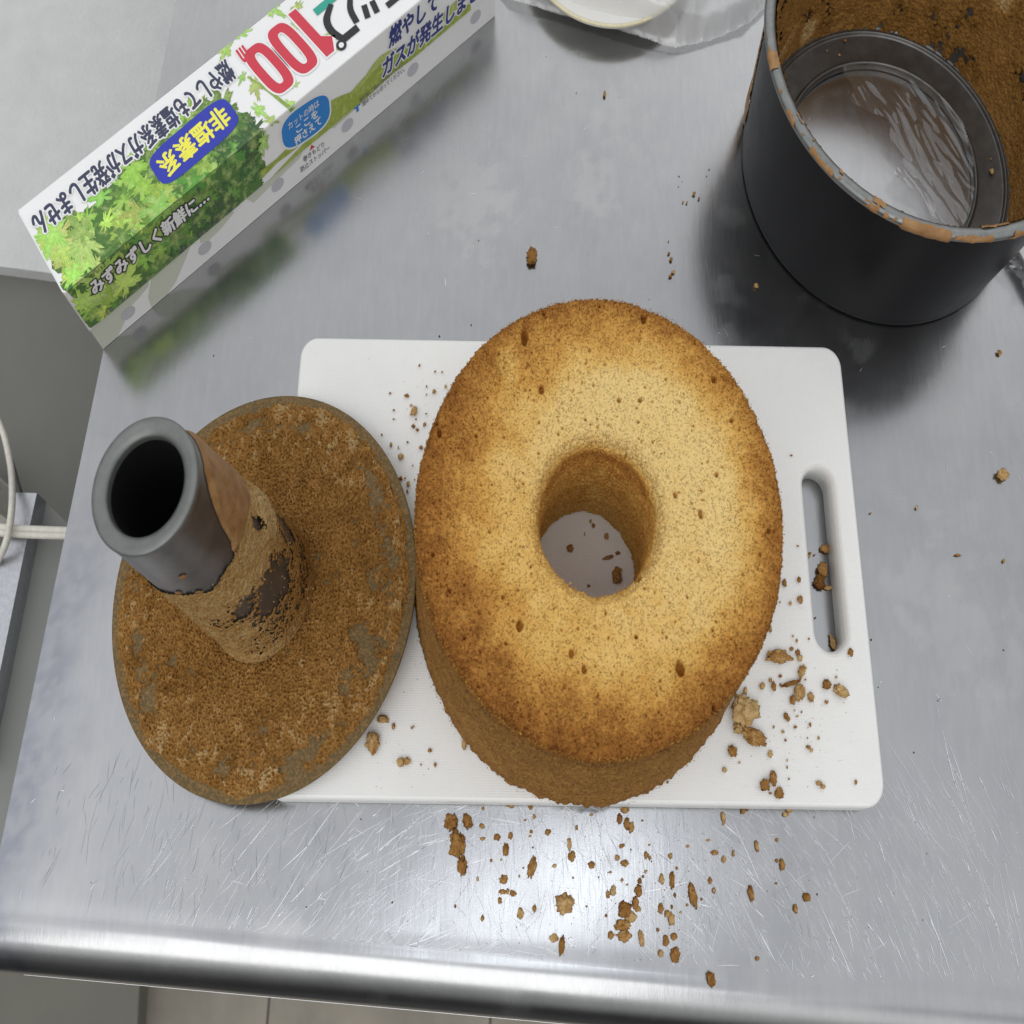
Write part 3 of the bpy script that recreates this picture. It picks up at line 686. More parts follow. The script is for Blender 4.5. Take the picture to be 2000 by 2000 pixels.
# ------------------------------------------------------------------ tin base with its tube
DC = np.array([-12.9232, .4431, 1.4054]); DN = np.array([-.1459, -.0132, 1.]); DN /= np.linalg.norm(DN)
DU = np.array([1, 0, 0]) - DN[0]*DN; DU /= np.linalg.norm(DU); DV = np.cross(DN, DU); AX = (DU, DV, DN)
DR, TH, TR, TB = 8.106, 11.0471, 2.1695, 2.8075
base = thing('tube_insert', 'round tin base with tall centre tube, crusted with cake, leaning on the board edge', 'cake tin base', tuple(DC))
V, F = lathe(rounded([(0, -.12), (DR-.05, -.12), (DR, -.05), (DR, .04), (DR-.08, .07), (7.55, .02), (2.9, .0), (0, .0)], .04, 3), DC, AX, 220); mesh('base_plate', V, F, 'disc_metal', base)
V, F = lathe(rounded([(TB+.02, .0), (TB-.01, .12), (TB-.06, .6), (TR+.03, TH-.9), (TR, TH-.22)], .25, 5), DC, AX, 160); mesh('tube', V, F, 'tube_grey', base)
V, F = lathe(rounded([(TR, TH-.24), (TR+.02, TH-.02), (TR-.16, TH+.03), (1.72, TH-.02), (1.57, TH-.12), (1.56, TH-.35)], .13, 4), DC, AX, 160); mesh('tube_lip', V, F, 'tube_lip', base)
V, F = lathe([(1.56, TH-.34), (1.58, TH-1), (1.9, .1), (0, .06)], DC, AX, 96); mesh('tube_lining', V, F, 'tube_inside', base)
def toax(P): return DC + P[:, :1]*DU + P[:, 1:2]*DV + P[:, 2:3]*DN
def disc_residue():
    NT, NR_ = 1000, 230; T = np.arange(NT)/NT*2*PI; r = np.linspace(2.7, 8.02, NR_); RR, TT = np.meshgrid(r, T)
    P = np.c_[(RR*np.cos(TT)).ravel(), (RR*np.sin(TT)).ravel(), np.zeros(RR.size)]; R_ = RR.ravel(); A = TT.ravel()
    m1 = fbm(P*.45+13, 3); m2 = fbm(P*1.4+7, 3); m3 = fbm(P*5, 3); m4 = perlin(P*9.5); m5 = perlin(P*17)
    cov = .50 + .55*m1 + .55*m2 + .45*m3
    cov -= .75*sstep(7.35, 8.05, R_ + .35*m2) 
    cov -= .30*sstep(6.2, 6.8, R_)*sstep(7.5, 6.9, R_)
    for (u, v, rx, am) in [(728, 1275, .75, 1.0), (745, 1150, .5, .6), (610, 1485, .6, .7), (580, 1510, .5, .6), (485, 1290, .4, .0), (330, 1285, .3, .5), (275, 1370, .4, .7), (252, 1245, .35, .6), (690, 1345, .4, .8), (660, 1300, .3, .3), (705, 1080, .5, .35), (420, 1330, .25, .3)]:
        q = at(u, v, 1.1)-DC; q = np.array([q@DU, q@DV]); d = np.hypot(P[:, 0]-q[0], (P[:, 1]-q[1])*.7)
        cov -= .62*am*sstep(1.4, .3, d/rx + .4*m2 + .2*m3)
    th = sstep(.0, .45, cov)*(.065 + .055*m3 + .075*m4 + .03*m5)
    th = np.where(th > 0, th, 0)*1.0 + .008
    pale = np.zeros(len(P))
    for (u, v, rx) in [(665, 1385, .35), (310, 1435, .35), (470, 1420, .25), (600, 1300, .2), (525, 1530, .3), (700, 880, .4), (550, 815, .4), (640, 830, .4)]:
        q = at(u, v, 1.1)-DC; q = np.array([q@DU, q@DV]); d = np.hypot(P[:, 0]-q[0], (P[:, 1]-q[1])*.6)
        g = sstep(1.3, .4, d/rx+.6*m2+.4*m3); pale = np.maximum(pale, g); th += g*.06*(1+m4)
    cl = sstep(.02, .35, fbm(P*[2.4, 1.8, 1]+61, 3))*(.35+.65*sstep(4.5, 6.6, R_)); th += cl*sstep(.1, .5, cov)*.10*(.8+m4)
    P[:, 2] = th + .012
    br = .50 - .12*m1 + .10*m2 - 2.0*(th-.06) - .14*pale - .22*cl - .02*sstep(5, 7.5, R_) + .10*sstep(.0, .5, fbm(P*.9+33, 2))
    F = grid_faces(NT, NR_, True); keep = (cov > .04)[F].all(1)
    mesh('disc_residue', toax(P), F[keep], 'pan_residue', base, attrs={'brown': br, 'pore': sstep(.15, -.6, m4)*.6})
disc_residue()
def tube_residue():
    NT, NZ_ = 520, 330; T = -PI + np.arange(NT)/NT*2*PI; t = np.linspace(.015, .985, NZ_); TT, ZT_ = np.meshgrid(T, t, indexing='ij')
    A = np.degrees(TT).ravel(); tt = ZT_.ravel(); rr = TB + (TR-TB)*tt - .012
    P = np.c_[rr*np.cos(TT.ravel()), rr*np.sin(TT.ravel()), tt*TH]
    m1 = fbm(P*.6+3, 3); m2 = fbm(P*2+8, 3); m3 = fbm(P*5, 3); m4 = perlin(P*11)
    edge = np.interp(A, [-180, -140, -90, -62, -46, -20, -5, 20, 60, 120, 180], [.66, .67, .70, .64, .66, .67, .70, .74, .70, .66, .66])
    cov = sstep(.03, -.02, tt - edge - .02*m2)
    dark = np.zeros(len(P))
    for (a, c_, ra, rc, am) in [(-24, .33, 30, .10, 1.15), (-52, .42, 22, .055, .9), (28, .28, 16, .10, .9), (-38, .20, 30, .05, .6), (-80, .40, 12, .05, .6), (5, .12, 40, .05, .6), (-60, .12, 40, .04, .5), (8, .57, 5, .05, 1.0)]:
        d = np.hypot((A-a)/ra, (tt-c_)/rc); dark = np.maximum(dark, am*sstep(1.5, .5, d + .7*m2 + .5*m3))
    cov = cov - dark*.80 + .45*m3 + .42*m4 - .10
    th = .05 + .05*m3 + .05*m4 + .02*m2
    lump = sstep(1.4, .4, np.hypot((A-30)/24, (tt-.48)/.10) + .4*m2); th += lump*.22*(1+.5*m3)
    lump2 = sstep(1.4, .4, np.hypot((A+95)/30, (tt-.03)/.05) + .4*m2); th += lump2*.15
    th = np.maximum(th, .012)
    br = .16 + .15*m2 + .25*m3 + .35*sstep(.45, .05, tt)*sstep(-70, 30, A) + .30*m4 - .15*lump - .05*m1 + .1*dark
    V = P.copy(); V[:, 0] += th*np.cos(TT.ravel()); V[:, 1] += th*np.sin(TT.ravel())
    F = np.concatenate([grid_faces(NT, NZ_, True)]); keep = (cov > .30)[F].all(1)
    mesh('tube_residue', toax(V), F[keep], 'pan_residue', base, attrs={'brown': br, 'pore': sstep(.1, -.6, m4)*.7})
    # smooth dried batter run near the top
    e_lo = np.interp(A, [-30, -20, -14, 8, 30, 50, 75, 100, 120], [.67, .665, .655, .63, .58, .56, .6, .68, .8])
    e_hi = np.interp(A, [-30, -21, -16, -8, 0, 14, 52, 90, 120], [.67, .72, .80, .88, .92, .955, .95, .9, .8])
    q = np.minimum(tt-e_lo, e_hi-tt)*TH + .10*m2
    f = fbm(P*[.8, .8, .8]+77, 2); th = .02 + .13*sstep(0, .45, q) + .09*f*sstep(0, .4, q)
    V = P.copy(); V[:, 0] += th*np.cos(TT.ravel()); V[:, 1] += th*np.sin(TT.ravel())
    keep = ((q > 0) & (A > -25) & (A < 118))[grid_faces(NT, NZ_, True)].all(1)
    mesh('dried_batter', toax(V), grid_faces(NT, NZ_, True)[keep], 'dried_batter', base)
tube_residue()
def tube_pt(deg, t, off=.05):
    r = TB+(TR-TB)*t+off; a = math.radians(deg); return DC + r*math.cos(a)*DU + r*math.sin(a)*DV + t*TH*DN
pts = []
for i in range(260):
    a = random.uniform(-120, 60); t = random.uniform(.02, .68)
    pts.append(tube_pt(a, t, .06+random.uniform(0, .05)))
fringe('tube_crumbs', pts, base, 'pan_residue', (.03, .08), 8, (0, .3))
def spot(deg, t, ra, rt, nm='batter_spot', mat='dried_batter'):
    k = 11; V = [tube_pt(deg, t, .07)]
    for i in range(k): a = i/k*2*PI; s = random.uniform(.7, 1.2); V.append(tube_pt(deg+math.cos(a)*ra*s, t+math.sin(a)*rt*s, .025))
    mesh(nm, V, [(0, i+1, (i+1) % k+1) for i in range(k)], mat, base)
spot(-70, .80, 4, .012); spot(-88, .71, 4, .010); spot(-72, .67, 5, .018)

# ------------------------------------------------------------------ box of cling film
A0 = np.array([-23.72, 11.33]); ba_ = math.radians(40.6); EL = np.array([math.cos(ba_), math.sin(ba_)]); EW = np.array([-EL[1], EL[0]])
BL, BW, BH, FL = 29.07, 5.06, 4.6, 7.93
def uvz(U, off=0.0):
    """unfolded lid coordinates (u along the box, v from the far edge over the fold and down the front) -> place"""
    U = np.atleast_2d(np.asarray(U, float)); u, v = U[:, 0], U[:, 1]
    top = v <= BW
    d = np.where(top, BW-v, 0-off); z = np.where(top, BH+off, BH-(v-BW))
    d = np.where(top, d, -off)
    return np.c_[A0[0]+u*EL[0]+d*EW[0], A0[1]+u*EL[1]+d*EW[1], z]
def bp_(u, d, z): return np.array([A0[0]+u*EL[0]+d*EW[0], A0[1]+u*EL[1]+d*EW[1], z])
wrap = thing('cling_film_box', 'long white and green cling film box with Japanese lettering, lying across the table corner', 'box', (A0[0], A0[1], 0))
def bbox(u0, u1, d0, d1, z0, z1):
    V = [bp_(u, d, z) for z in (z0, z1) for d in (d0, d1) for u in (u0, u1)]
    return np.array(V), [(0, 2, 3, 1), (4, 5, 7, 6), (0, 1, 5, 4), (2, 6, 7, 3), (0, 4, 6, 2), (1, 3, 7, 5)]
V, F = bbox(.05, BL-.05, .07, BW-.05, .02, BH-.06); mesh('box_body', V, F, 'card_white', wrap, smooth=False)
# lid: top, wavy front flap, end flaps
lid = []
N = 240; us = np.linspace(0, BL, N); wav = FL + .05*np.sin(us*2.2)*0 + .04*np.sign(np.sin(us*9.0))*0
sec = [(BW-.0, None)]
Vt = []; 
secp = [(BW, BH-2.6), (BW, BH-.06), (BW-.05, BH), (.07, BH), (.02, BH-.02), (0, BH-.07), (0, BH-(FL-BW))]
for u in (0, BL):
    for d, z in secp: Vt.append(bp_(u, d, z))
k = len(secp); F = [(i, i+1, k+i+1, k+i) for i in range(k-1)]
Vi = [bp_(u, max(.045, min(BW-.045, d)), z-(.045 if z > BH-.1 else 0)) for u in (0, BL) for d, z in secp]
F2 = [(2*k+i, 3*k+i, 3*k+i+1, 2*k+i+1) for i in range(k-1)]
rim_ = [(k-1, 2*k-1, 4*k-1, 3*k-1), (0, 2*k, 3*k, k)] + [(i, 2*k+i, 2*k+i+1, i+1) for i in range(k-1)] + [(k+i, k+i+1, 3*k+i+1, 3*k+i) for i in range(k-1)]
lido = mesh('lid', np.array(Vt+Vi), F+F2+rim_, 'card_white', wrap, smooth=False)
V, F = bbox(-.05, -.004, .10, BW-.15, BH-3.1, BH-.02); mesh('end_flap', V, F, 'card_white', wrap, smooth=False)
V, F = bbox(BL+.004, BL+.05, .10, BW-.15, BH-3.1, BH-.02); mesh('end_flap', V, F, 'card_white', wrap, smooth=False)
V, F = bbox(.0, .046, .05, .068, .02, BH-2.4); mesh('body_edge', V, F, 'card_core', wrap, smooth=False)

def flat_print(name, P2, F, mat, layer, parent=lido, cols=None, clip=None, lift=None):
    """a 2-D drawing in unfolded lid coordinates, cut at the fold and laid on the card"""
    bm = bmesh.new(); cl = bm.verts.layers.float_vector.new('c'); lf = bm.verts.layers.float.new('l'); vs = [bm.verts.new((p[0], p[1], 0)) for p in P2]
    for i, v in enumerate(vs):
        if cols is not None: v[cl] = Vector(cols[i])
        if lift is not None: v[lf] = lift[i]
    for f in F:
        try: bm.faces.new([vs[i] for i in f])
        except ValueError: pass
    lim = clip or (0.03, BL-.03, .03, FL)
    body = lim[2] > FL-.5
    for co, no in (((lim[0], 0, 0), (-1, 0, 0)), ((lim[1], 0, 0), (1, 0, 0)), ((0, lim[2], 0), (0, -1, 0)), ((0, lim[3], 0), (0, 1, 0))):
        bmesh.ops.bisect_plane(bm, geom=bm.verts[:]+bm.edges[:]+bm.faces[:], plane_co=co, plane_no=no, clear_outer=True, dist=1e-5)
    if not body:
        bmesh.ops.bisect_plane(bm, geom=bm.verts[:]+bm.edges[:]+bm.faces[:], plane_co=(0, BW, 0), plane_no=(0, 1, 0), dist=1e-5)
        # keep the two sides of the fold apart by splitting edges there
        es = [e for e in bm.edges if all(abs(v.co.y-BW) < 1e-4 for v in e.verts)]
        if es: bmesh.ops.split_edges(bm, edges=es)
    bmesh.ops.triangulate(bm, faces=bm.faces[:])
    off0 = .005 + .004*layer
    P3 = []; C = []
    for v in bm.verts:
        u, w = v.co.x, v.co.y; off = off0 + v[lf]
        if body: P3.append(bp_(u, .07-off, BH-(w-BW)))
        else:
            cy = [f.calc_center_median().y for f in v.link_faces]; front = bool(cy) and cy[0] > BW
            P3.append(bp_(u, -off, BH-(w-BW)-(off if w < BW+.02 else 0)) if front else bp_(u, BW-w, BH+off))
        C.append(tuple(v[cl]))
    bm.verts.index_update(); FF = [tuple(v.index for v in f.verts) for f in bm.faces]; bm.free()
    if not FF: return None
    return mesh(name, np.array(P3), FF, mat, parent, smooth=False, cols=np.array(C) if cols is not None else None)
def text2d(s, offset=0.0, spacing=1.0):
    cu = bpy.data.curves.new('lettering', 'FONT'); cu.body = s; cu.size = 1; cu.align_x = 'LEFT'; cu.offset = offset; cu.space_character = spacing; cu.resolution_u = 3
    o = bpy.data.objects.new('lettering', cu); COL.objects.link(o); bpy.context.view_layer.update()
    me = bpy.data.meshes.new_from_object(o.evaluated_get(bpy.context.evaluated_depsgraph_get()))
    P = np.array([v.co[:2] for v in me.vertices]) if len(me.vertices) else np.zeros((0, 2)); F = [tuple(p.vertices) for p in me.polygons]
    bpy.data.objects.remove(o); bpy.data.curves.remove(cu); bpy.data.meshes.remove(me); return P, F
def write(name, s, start, end, height, mat, layer, flip=False, halo=None, bold=.012, halo_w=.05, slant=0, parent=None, clip=None, halo_mat=None):
    """s runs from start to end (unfolded coordinates, centre line of the letters)"""
    P0, F0 = text2d(s, 0)
    if len(P0) == 0: return
    lo, hi = P0.min(0), P0.max(0)
    d = np.array(end, float)-np.array(start, float); L = np.linalg.norm(d); d /= L; up = np.array([d[1], -d[0]])   # v grows downwards
    def place(P):
        q = (P-lo)/(hi-lo); X = q[:, :1]*L; Yv = (q[:, 1:2]-.5)*height
        X = X + slant*Yv
        return np.array(start) + X*d + Yv*up
    Q = place(P0)
    def stack(nm, w, k, mt, ly):
        V = []; FF = []; Lf = []
        for i in range(k+1):
            a = i/k*2*PI; dx = (0, 0) if i == k else (w*math.cos(a), w*math.sin(a)); o_ = len(V)
            V += [(q[0]+dx[0], q[1]+dx[1]) for q in Q]; FF += [tuple(j+o_ for j in f) for f in F0]; Lf += [i*.0004]*len(Q)
        flat_print(nm, V, FF, mt, ly, parent or lido, clip=clip, lift=Lf)
    if halo_mat: stack(name+'_outline', halo_w*height*.8+bold*height*1.4, 10, halo_mat, layer)
    stack(name, bold*height*1.4, 4 if bold < .03 else 8, mat, layer+1)
def ellipse_rr(c, hx, hy, ang=0, sup=2.0, n=40):
    out = []
    for k in range(n):
        a = k/n*2*PI; ca, sa = math.cos(a), math.sin(a)
        x = hx*abs(ca)**(2/sup)*(1 if ca > 0 else -1); y = hy*abs(sa)**(2/sup)*(1 if sa > 0 else -1)
        out.append((c[0]+x*math.cos(ang)-y*math.sin(ang), c[1]+x*math.sin(ang)+y*math.cos(ang)))
    return out
def poly(name, pts, mat, layer, parent=None, clip=None, cols=None): return flat_print(name, pts, [tuple(t) for t in tessellate_polygon([[Vector((p[0], p[1], 0)) for p in pts]])], mat, layer, parent or lido, cols, clip)

# printed foliage
def leaf(c, size, ang, asp=.62, lobes=5, rnd=random):
    n = 66; out = []
    for k in range(n):
        a = k/n*2*PI
        l = .34 + .66*abs(math.cos(a*lobes/2))**1.1; tooth = 1 + .17*((k % 3)-1)*(1 if k % 2 else .6)
        base_ = .35 if abs(a-PI) < .35 else 1
        r = size*l*tooth*base_*(.8+.2*math.cos(a))*rnd.uniform(.93, 1.07)
        x, y = r*math.cos(a), r*math.sin(a)*asp
        out.append((c[0]+x*math.cos(ang)-y*math.sin(ang), c[1]+x*math.sin(ang)+y*math.cos(ang)))
    return out
def foliage(name, leaves, layer):
    P = []; F = []; C = []; Lf = []
    for (c, s, a, asp, col) in leaves:
        L = leaf(c, s, a, asp, random.choice([5, 5, 7])); k = len(P); P.append(c); C.append(np.array(col)*1.5)
        for i, q in enumerate(L): P.append(q); C.append(np.array(col)*(.95 if i % 2 else 1.5))
        F += [(k, k+1+i, k+1+(i+1) % len(L)) for i in range(len(L))]; Lf += [len(C)/len(leaves)/90*.012]*(len(L)+1)
        lz = Lf[-1]+.00005; vc = np.array(col)*1.6+.04
        for da, ll in ((0, .85), (.75, .5), (-.75, .5)):
            d = np.array([math.cos(a+da), math.sin(a+da)*(1 if asp > .7 else .8)]); nn = np.array([-d[1], d[0]])*.016; k = len(P)
            P += [tuple(np.array(c)-nn), tuple(np.array(c)+nn), tuple(np.array(c)+d*s*ll)]; C += [vc]*3; Lf += [lz]*3; F.append((k, k+1, k+2))
    return flat_print(name, P, F, 'leaf_ink', layer, cols=C, lift=Lf)
rl = random.Random(21)
dark, mid_, light, yel = (.045, .115, .030), (.12, .25, .045), (.30, .46, .085), (.48, .60, .15)
mass = [(.25, 1.9), (.6, 1.6), (1.3, 2.2), (1.9, 1.75), (2.6, 2.3), (3.4, 2.4), (4.2, 2.0), (4.9, 2.2), (5.2, 1.5), (6.0, 1.9), (6.6, 1.2), (7.3, 1.9), (8.2, 1.3), (8.8, 1.8), (9.7, 1.5), (10.3, 2.2), (11.3, 2.3), (11.7, 3.3), (12.3, 3.9), (12.0, 4.6),
        (12.35, 5.3), (11.8, 6.1), (11.9, 6.9), (11.5, 7.6), (11.3, 8.0), (.1, 8.0), (-.1, 6.4), (.4, 5.9), (-.1, 4.6), (.5, 4.4), (0, 3.6), (.9, 3.1), (.3, 2.7)]
def inside(p, poly_):
    c = False; j = len(poly_)-1
    for i in range(len(poly_)):
        if (poly_[i][1] > p[1]) != (poly_[j][1] > p[1]) and p[0] < (poly_[j][0]-poly_[i][0])*(p[1]-poly_[i][1])/(poly_[j][1]-poly_[i][1])+poly_[i][0]: c = not c
        j = i
    return c
jag = []
for i in range(len(mass)):
    a, b_ = np.array(mass[i]), np.array(mass[(i+1) % len(mass)])
    for k in range(6): jag.append(tuple(a+(b_-a)*k/6 + np.array([rl.gauss(0, .07), rl.gauss(0, .07)])))
poly('leaf_print', jag, 'leaf_ink', 0, cols=[(.10, .22, .045)]*len(jag))
Ls = [[], [], []]
for i in range(210):
    p = (rl.uniform(0, 12.3), rl.uniform(1.4, 8.0))
    if not inside(p, mass): continue
    lum = 1.08 - .085*p[0] - .10*max(0, p[1]-3.5) + rl.gauss(0, .22)
    if abs(p[0]-2.2) < 1.2 and p[1] > 3.5: lum += .12
    col = yel if lum > .78 else light if lum > .42 else mid_ if lum > .08 else dark
    col = tuple(x*rl.uniform(.8, 1.2) for x in col)
    s = rl.uniform(.55, 1.5)*(1 if lum > .3 else .8)
    Ls[0].append((p, s, rl.uniform(0, 2*PI), rl.uniform(.45, .8), col))
foliage('leaf_print', Ls[0], 1)
sprig = [((13.1, .15), .9, 2.6), ((14.1, -.1), .8, .4), ((16.3, -.2), 1.1, 1.2), ((13.3, 2.8), .95, 1.9), ((13.0, 2.0), .5, 2.6), ((14.2, 4.9), .6, 1.2), ((14.9, 4.2), .45, .3), ((17.6, 4.0), .5, .5), ((18.0, 3.3), .5, .9), ((15.3, 2.4), .8, 1.7), ((16.9, 1.6), .6, 1.4), ((17.6, .8), .7, 2.9), ((16.4, 3.2), .5, 1.1),
         ((12.7, 4.0), .75, 1.3), ((12.9, 4.9), .6, .8), ((12.2, 5.6), .9, 1.9)]
foliage('leaf_print', [(c_, s, a, .5, tuple(x*rl.uniform(.85, 1.2) for x in (.34, .52, .13))) for c_, s, a in sprig], 4)
def ribbon(name, pts, ws, mat, layer, col=None, parent=None, clip=None):
    P = smooth_path([(*p, 0) for p in pts], 60)[:, :2]; W = np.interp(np.linspace(0, 1, len(P)), np.linspace(0, 1, len(ws)), ws); V = []
    for i in range(len(P)):
        t = P[min(i+1, len(P)-1)]-P[max(i-1, 0)]; t /= np.linalg.norm(t)+1e-9; nn = np.array([-t[1], t[0]])
        V += [P[i]+nn*W[i]/2, P[i]-nn*W[i]/2]
    F = [(2*i, 2*i+1, 2*i+3, 2*i+2) for i in range(len(P)-1)]
    flat_print(name, V, F, mat, layer, parent or lido, [col]*len(V) if col else None, clip)
olive = (.40, .46, .06)
ribbon('stem_print', [(13.2, 2.2), (13.7, 3.6), (14.1, 5.0), (14.6, 6.2)], [.10, .16, .2, .22], 'leaf_ink', 5, (.34, .46, .10))
ribbon('stem_print', [(11.5, 7.3), (12.6, 7.25), (14, 7.2), (16.5, 6.85), (18.6, 7.3)], [.5, .25, .5, .8, .3], 'leaf_ink', 4, olive)
ribbon('stem_print', [(12.0, 7.95), (14, 7.75), (16.5, 7.6), (19, 7.3), (21.5, 7.3), (24, 7.85), (27, 7.9)], [.05, .3, .7, 1.3, 1.1, .7, .9], 'leaf_ink', 3, olive)
ribbon('stem_print', [(18.5, 7.0), (20.2, 6.5), (22.5, 7.0), (25, 7.0), (28.8, 6.6)], [.1, .5, .3, .5, .6], 'leaf_ink', 4, (.55, .58, .18))
# lettering of the lid
write('lettering', '燃やしても塩素系ガスが発生しません', (12.72, 1.22), (.30, 1.42), 1.30, 'ink_slate', 7, bold=.022, halo_w=.075, halo_mat='ink_white')
poly('label_patch', ellipse_rr((9.1, 3.15), 2.55, 1.02, -.03, 4.5, 60), 'ink_blue', 7)
write('lettering', '非塩素系', (11.25, 3.05), (6.95, 3.25), 1.20, 'ink_yellow', 8, bold=.022)
def shear(pts, c): return [(u+.11*(v-2.5), v) for u, v in pts]
def ring(c, hx, hy, w, mat, layer, fill=None):
    o_ = shear(ellipse_rr(c, hx, hy, 0, 3.4, 56), c); i_ = shear(ellipse_rr(c, hx-w, hy-w, 0, 3.0, 56), c); k = len(o_)
    flat_print('lettering', o_+i_, [(j, (j+1) % k, k+(j+1) % k, k+j) for j in range(k)], mat, layer)
for c_, hx, hy in (((16.02, 2.55), .75, 1.66), ((14.38, 2.6), .75, 1.62)):
    ring(c_, hx+.10, hy+.10, .68, 'ink_white', 8); ring(c_, hx, hy, .50, 'ink_red', 9)
one = [(17.05, .85), (17.58, .85), (17.60, 3.05), (18.05, 3.45), (17.85, 3.8), (17.60, 4.2), (17.07, 4.2)]
cx_, cy_ = 17.4, 2.5
poly('lettering', shear([(cx_+(u-cx_)*1.28, cy_+(v-cy_)*1.06) for u, v in one], 0), 'ink_white', 8); poly('lettering', shear(one, 0), 'ink_red', 9)
write('lettering', 'm', (13.9, 1.05), (13.45, 1.05), .85, 'ink_red', 8, bold=.03, halo_w=.08, halo_mat='ink_white')
# the big black kana at the cut-off end
ribbon('lettering', [(18.55, 4.0), (19.6, 4.0)], [.42, .42], 'ink_black', 7)
ribbon('lettering', [(18.55, 4.0), (18.3, 3.2), (18.45, 2.5), (19.15, 1.95)], [.35, .40, .42, .30], 'ink_black', 8)
poly('lettering', ellipse_rr((18.28, 4.2), .30, .30), 'ink_black', 9); poly('lettering', ellipse_rr((18.28, 4.2), .15, .15), 'ink_white', 10)
ribbon('lettering', [(19.7, 3.75), (19.85, 2.9), (20.35, 2.2)], [.36, .36, .3], 'ink_black', 7)
ribbon('lettering', [(20.35, 3.95), (20.6, 3.2)], [.34, .34], 'ink_black', 7); ribbon('lettering', [(20.95, 4.05), (21.1, 3.3)], [.34, .34], 'ink_black', 7)
ribbon('lettering', [(21.6, 4.1), (23.4, 4.1)], [.36, .36], 'ink_black', 7); ribbon('lettering', [(21.7, 3.0), (23.4, 3.0)], [.36, .36], 'ink_black', 7)
ribbon('lettering', [(18.15, 1.75), (19.6, 1.72)], [.45, .45], 'ink_teal', 7)
# lettering of the front
write('lettering', 'みずみずしく新鮮に…', (1.15, 5.92), (8.35, 5.92), .86, 'ink_white', 8, bold=.03, halo_w=.10, halo_mat='ink_black')
write('lettering', '燃やして', (20.95, 5.68), (24.55, 5.72), 1.05, 'ink_navy', 8, bold=.030, halo_w=.085, halo_mat='ink_white', slant=.18)
write('lettering', 'ガスが発生しません', (20.25, 7.05), (28.6, 7.05), 1.08, 'ink_navy', 8, bold=.030, halo_w=.085, halo_mat='ink_white', slant=.18)
poly('label_patch', ellipse_rr((14.85, 6.45), 1.72, 1.10, .12, 2.9, 60), 'ink_white', 6)
poly('label_patch', ellipse_rr((14.85, 6.45), 1.62, 1.00, .12, 2.9, 60), 'ink_sky', 7)
write('lettering', 'カットの時は', (13.75, 5.93), (15.85, 5.97), .42, 'ink_white', 8, bold=.005)
write('lettering', 'ここを', (14.15, 6.45), (15.65, 6.45), .46, 'ink_white', 8, bold=.02)
write('lettering', '押さえて', (13.9, 7.02), (15.75, 6.98), .50, 'ink_white', 8, bold=.02)
write('lettering', '注意 ノコ刃で手などをキズつけない様十分注意してください。', (.98, 7.72), (9.3, 7.72), .30, 'ink_small', 8, bold=.004)
write('lettering', '指を添えて閉めてから切ってください。', (18.4, 7.74), (22.0, 7.74), .28, 'ink_small', 8, bold=.004)
BC = (.08, BL-.08, FL+.02, BW+BH-.03)
body = [o for o in wrap.children if o.name.startswith('box_body')][0]
def pale(pts): poly('pale_print', pts, 'ink_pale', 0, body, BC)
pale([(0, 7.9), (3.8, 7.9), (3.6, 8.3), (2.9, 8.5), (2.2, 8.6), (1.7, 9.1), (1.3, 9.4), (.9, 9.66), (0, 9.66)])
pale([(4.0, 7.9), (6.6, 7.9), (6.0, 8.5), (5.0, 9.3), (4.2, 9.66), (3.2, 9.66), (3.3, 8.9)]); pale([(7.2, 7.9), (9.2, 7.9), (9.4, 8.2), (8.4, 8.5), (7.5, 8.6), (7.0, 8.3)])
pale([(10.2, 7.9), (14.4, 7.9), (14.0, 8.25), (12.0, 8.45), (10.6, 8.6)]); pale([(16, 7.9), (19.5, 7.9), (19, 8.1), (16.5, 8.2)])
for (u, v) in [(2.03, 8.81), (7.14, 8.81), (12.26, 8.72), (17.37, 8.68), (22.39, 8.66), (27.42, 8.68)]:
    poly('printed_dot', ellipse_rr((u, v), .43, .36), 'ink_grey', 2, body, BC)
write('lettering', '巻きもどり', (14.15, 8.52), (15.65, 8.6), .34, 'ink_small', 2, bold=.01, parent=body, clip=BC)
write('lettering', '防止ストッパー', (13.85, 8.98), (15.95, 9.08), .36, 'ink_small', 2, bold=.01, parent=body, clip=BC)
poly('printed_arrow', [(14.68, 8.33), (15.05, 8.33), (14.86, 8.05)], 'ink_arrow', 2, body, BC)
poly('printed_mark', [(18.0, 7.98), (18.45, 7.98), (18.45, 8.12), (18.3, 8.12), (18.3, 8.4), (18.12, 8.4), (18.12, 8.12), (18.0, 8.12)], 'ink_sky', 2, body, BC)
write('lettering', '閉めてから切ってください。', (18.6, 8.22), (21.8, 8.2), .30, 'ink_small', 2, bold=.006, parent=body, clip=BC)

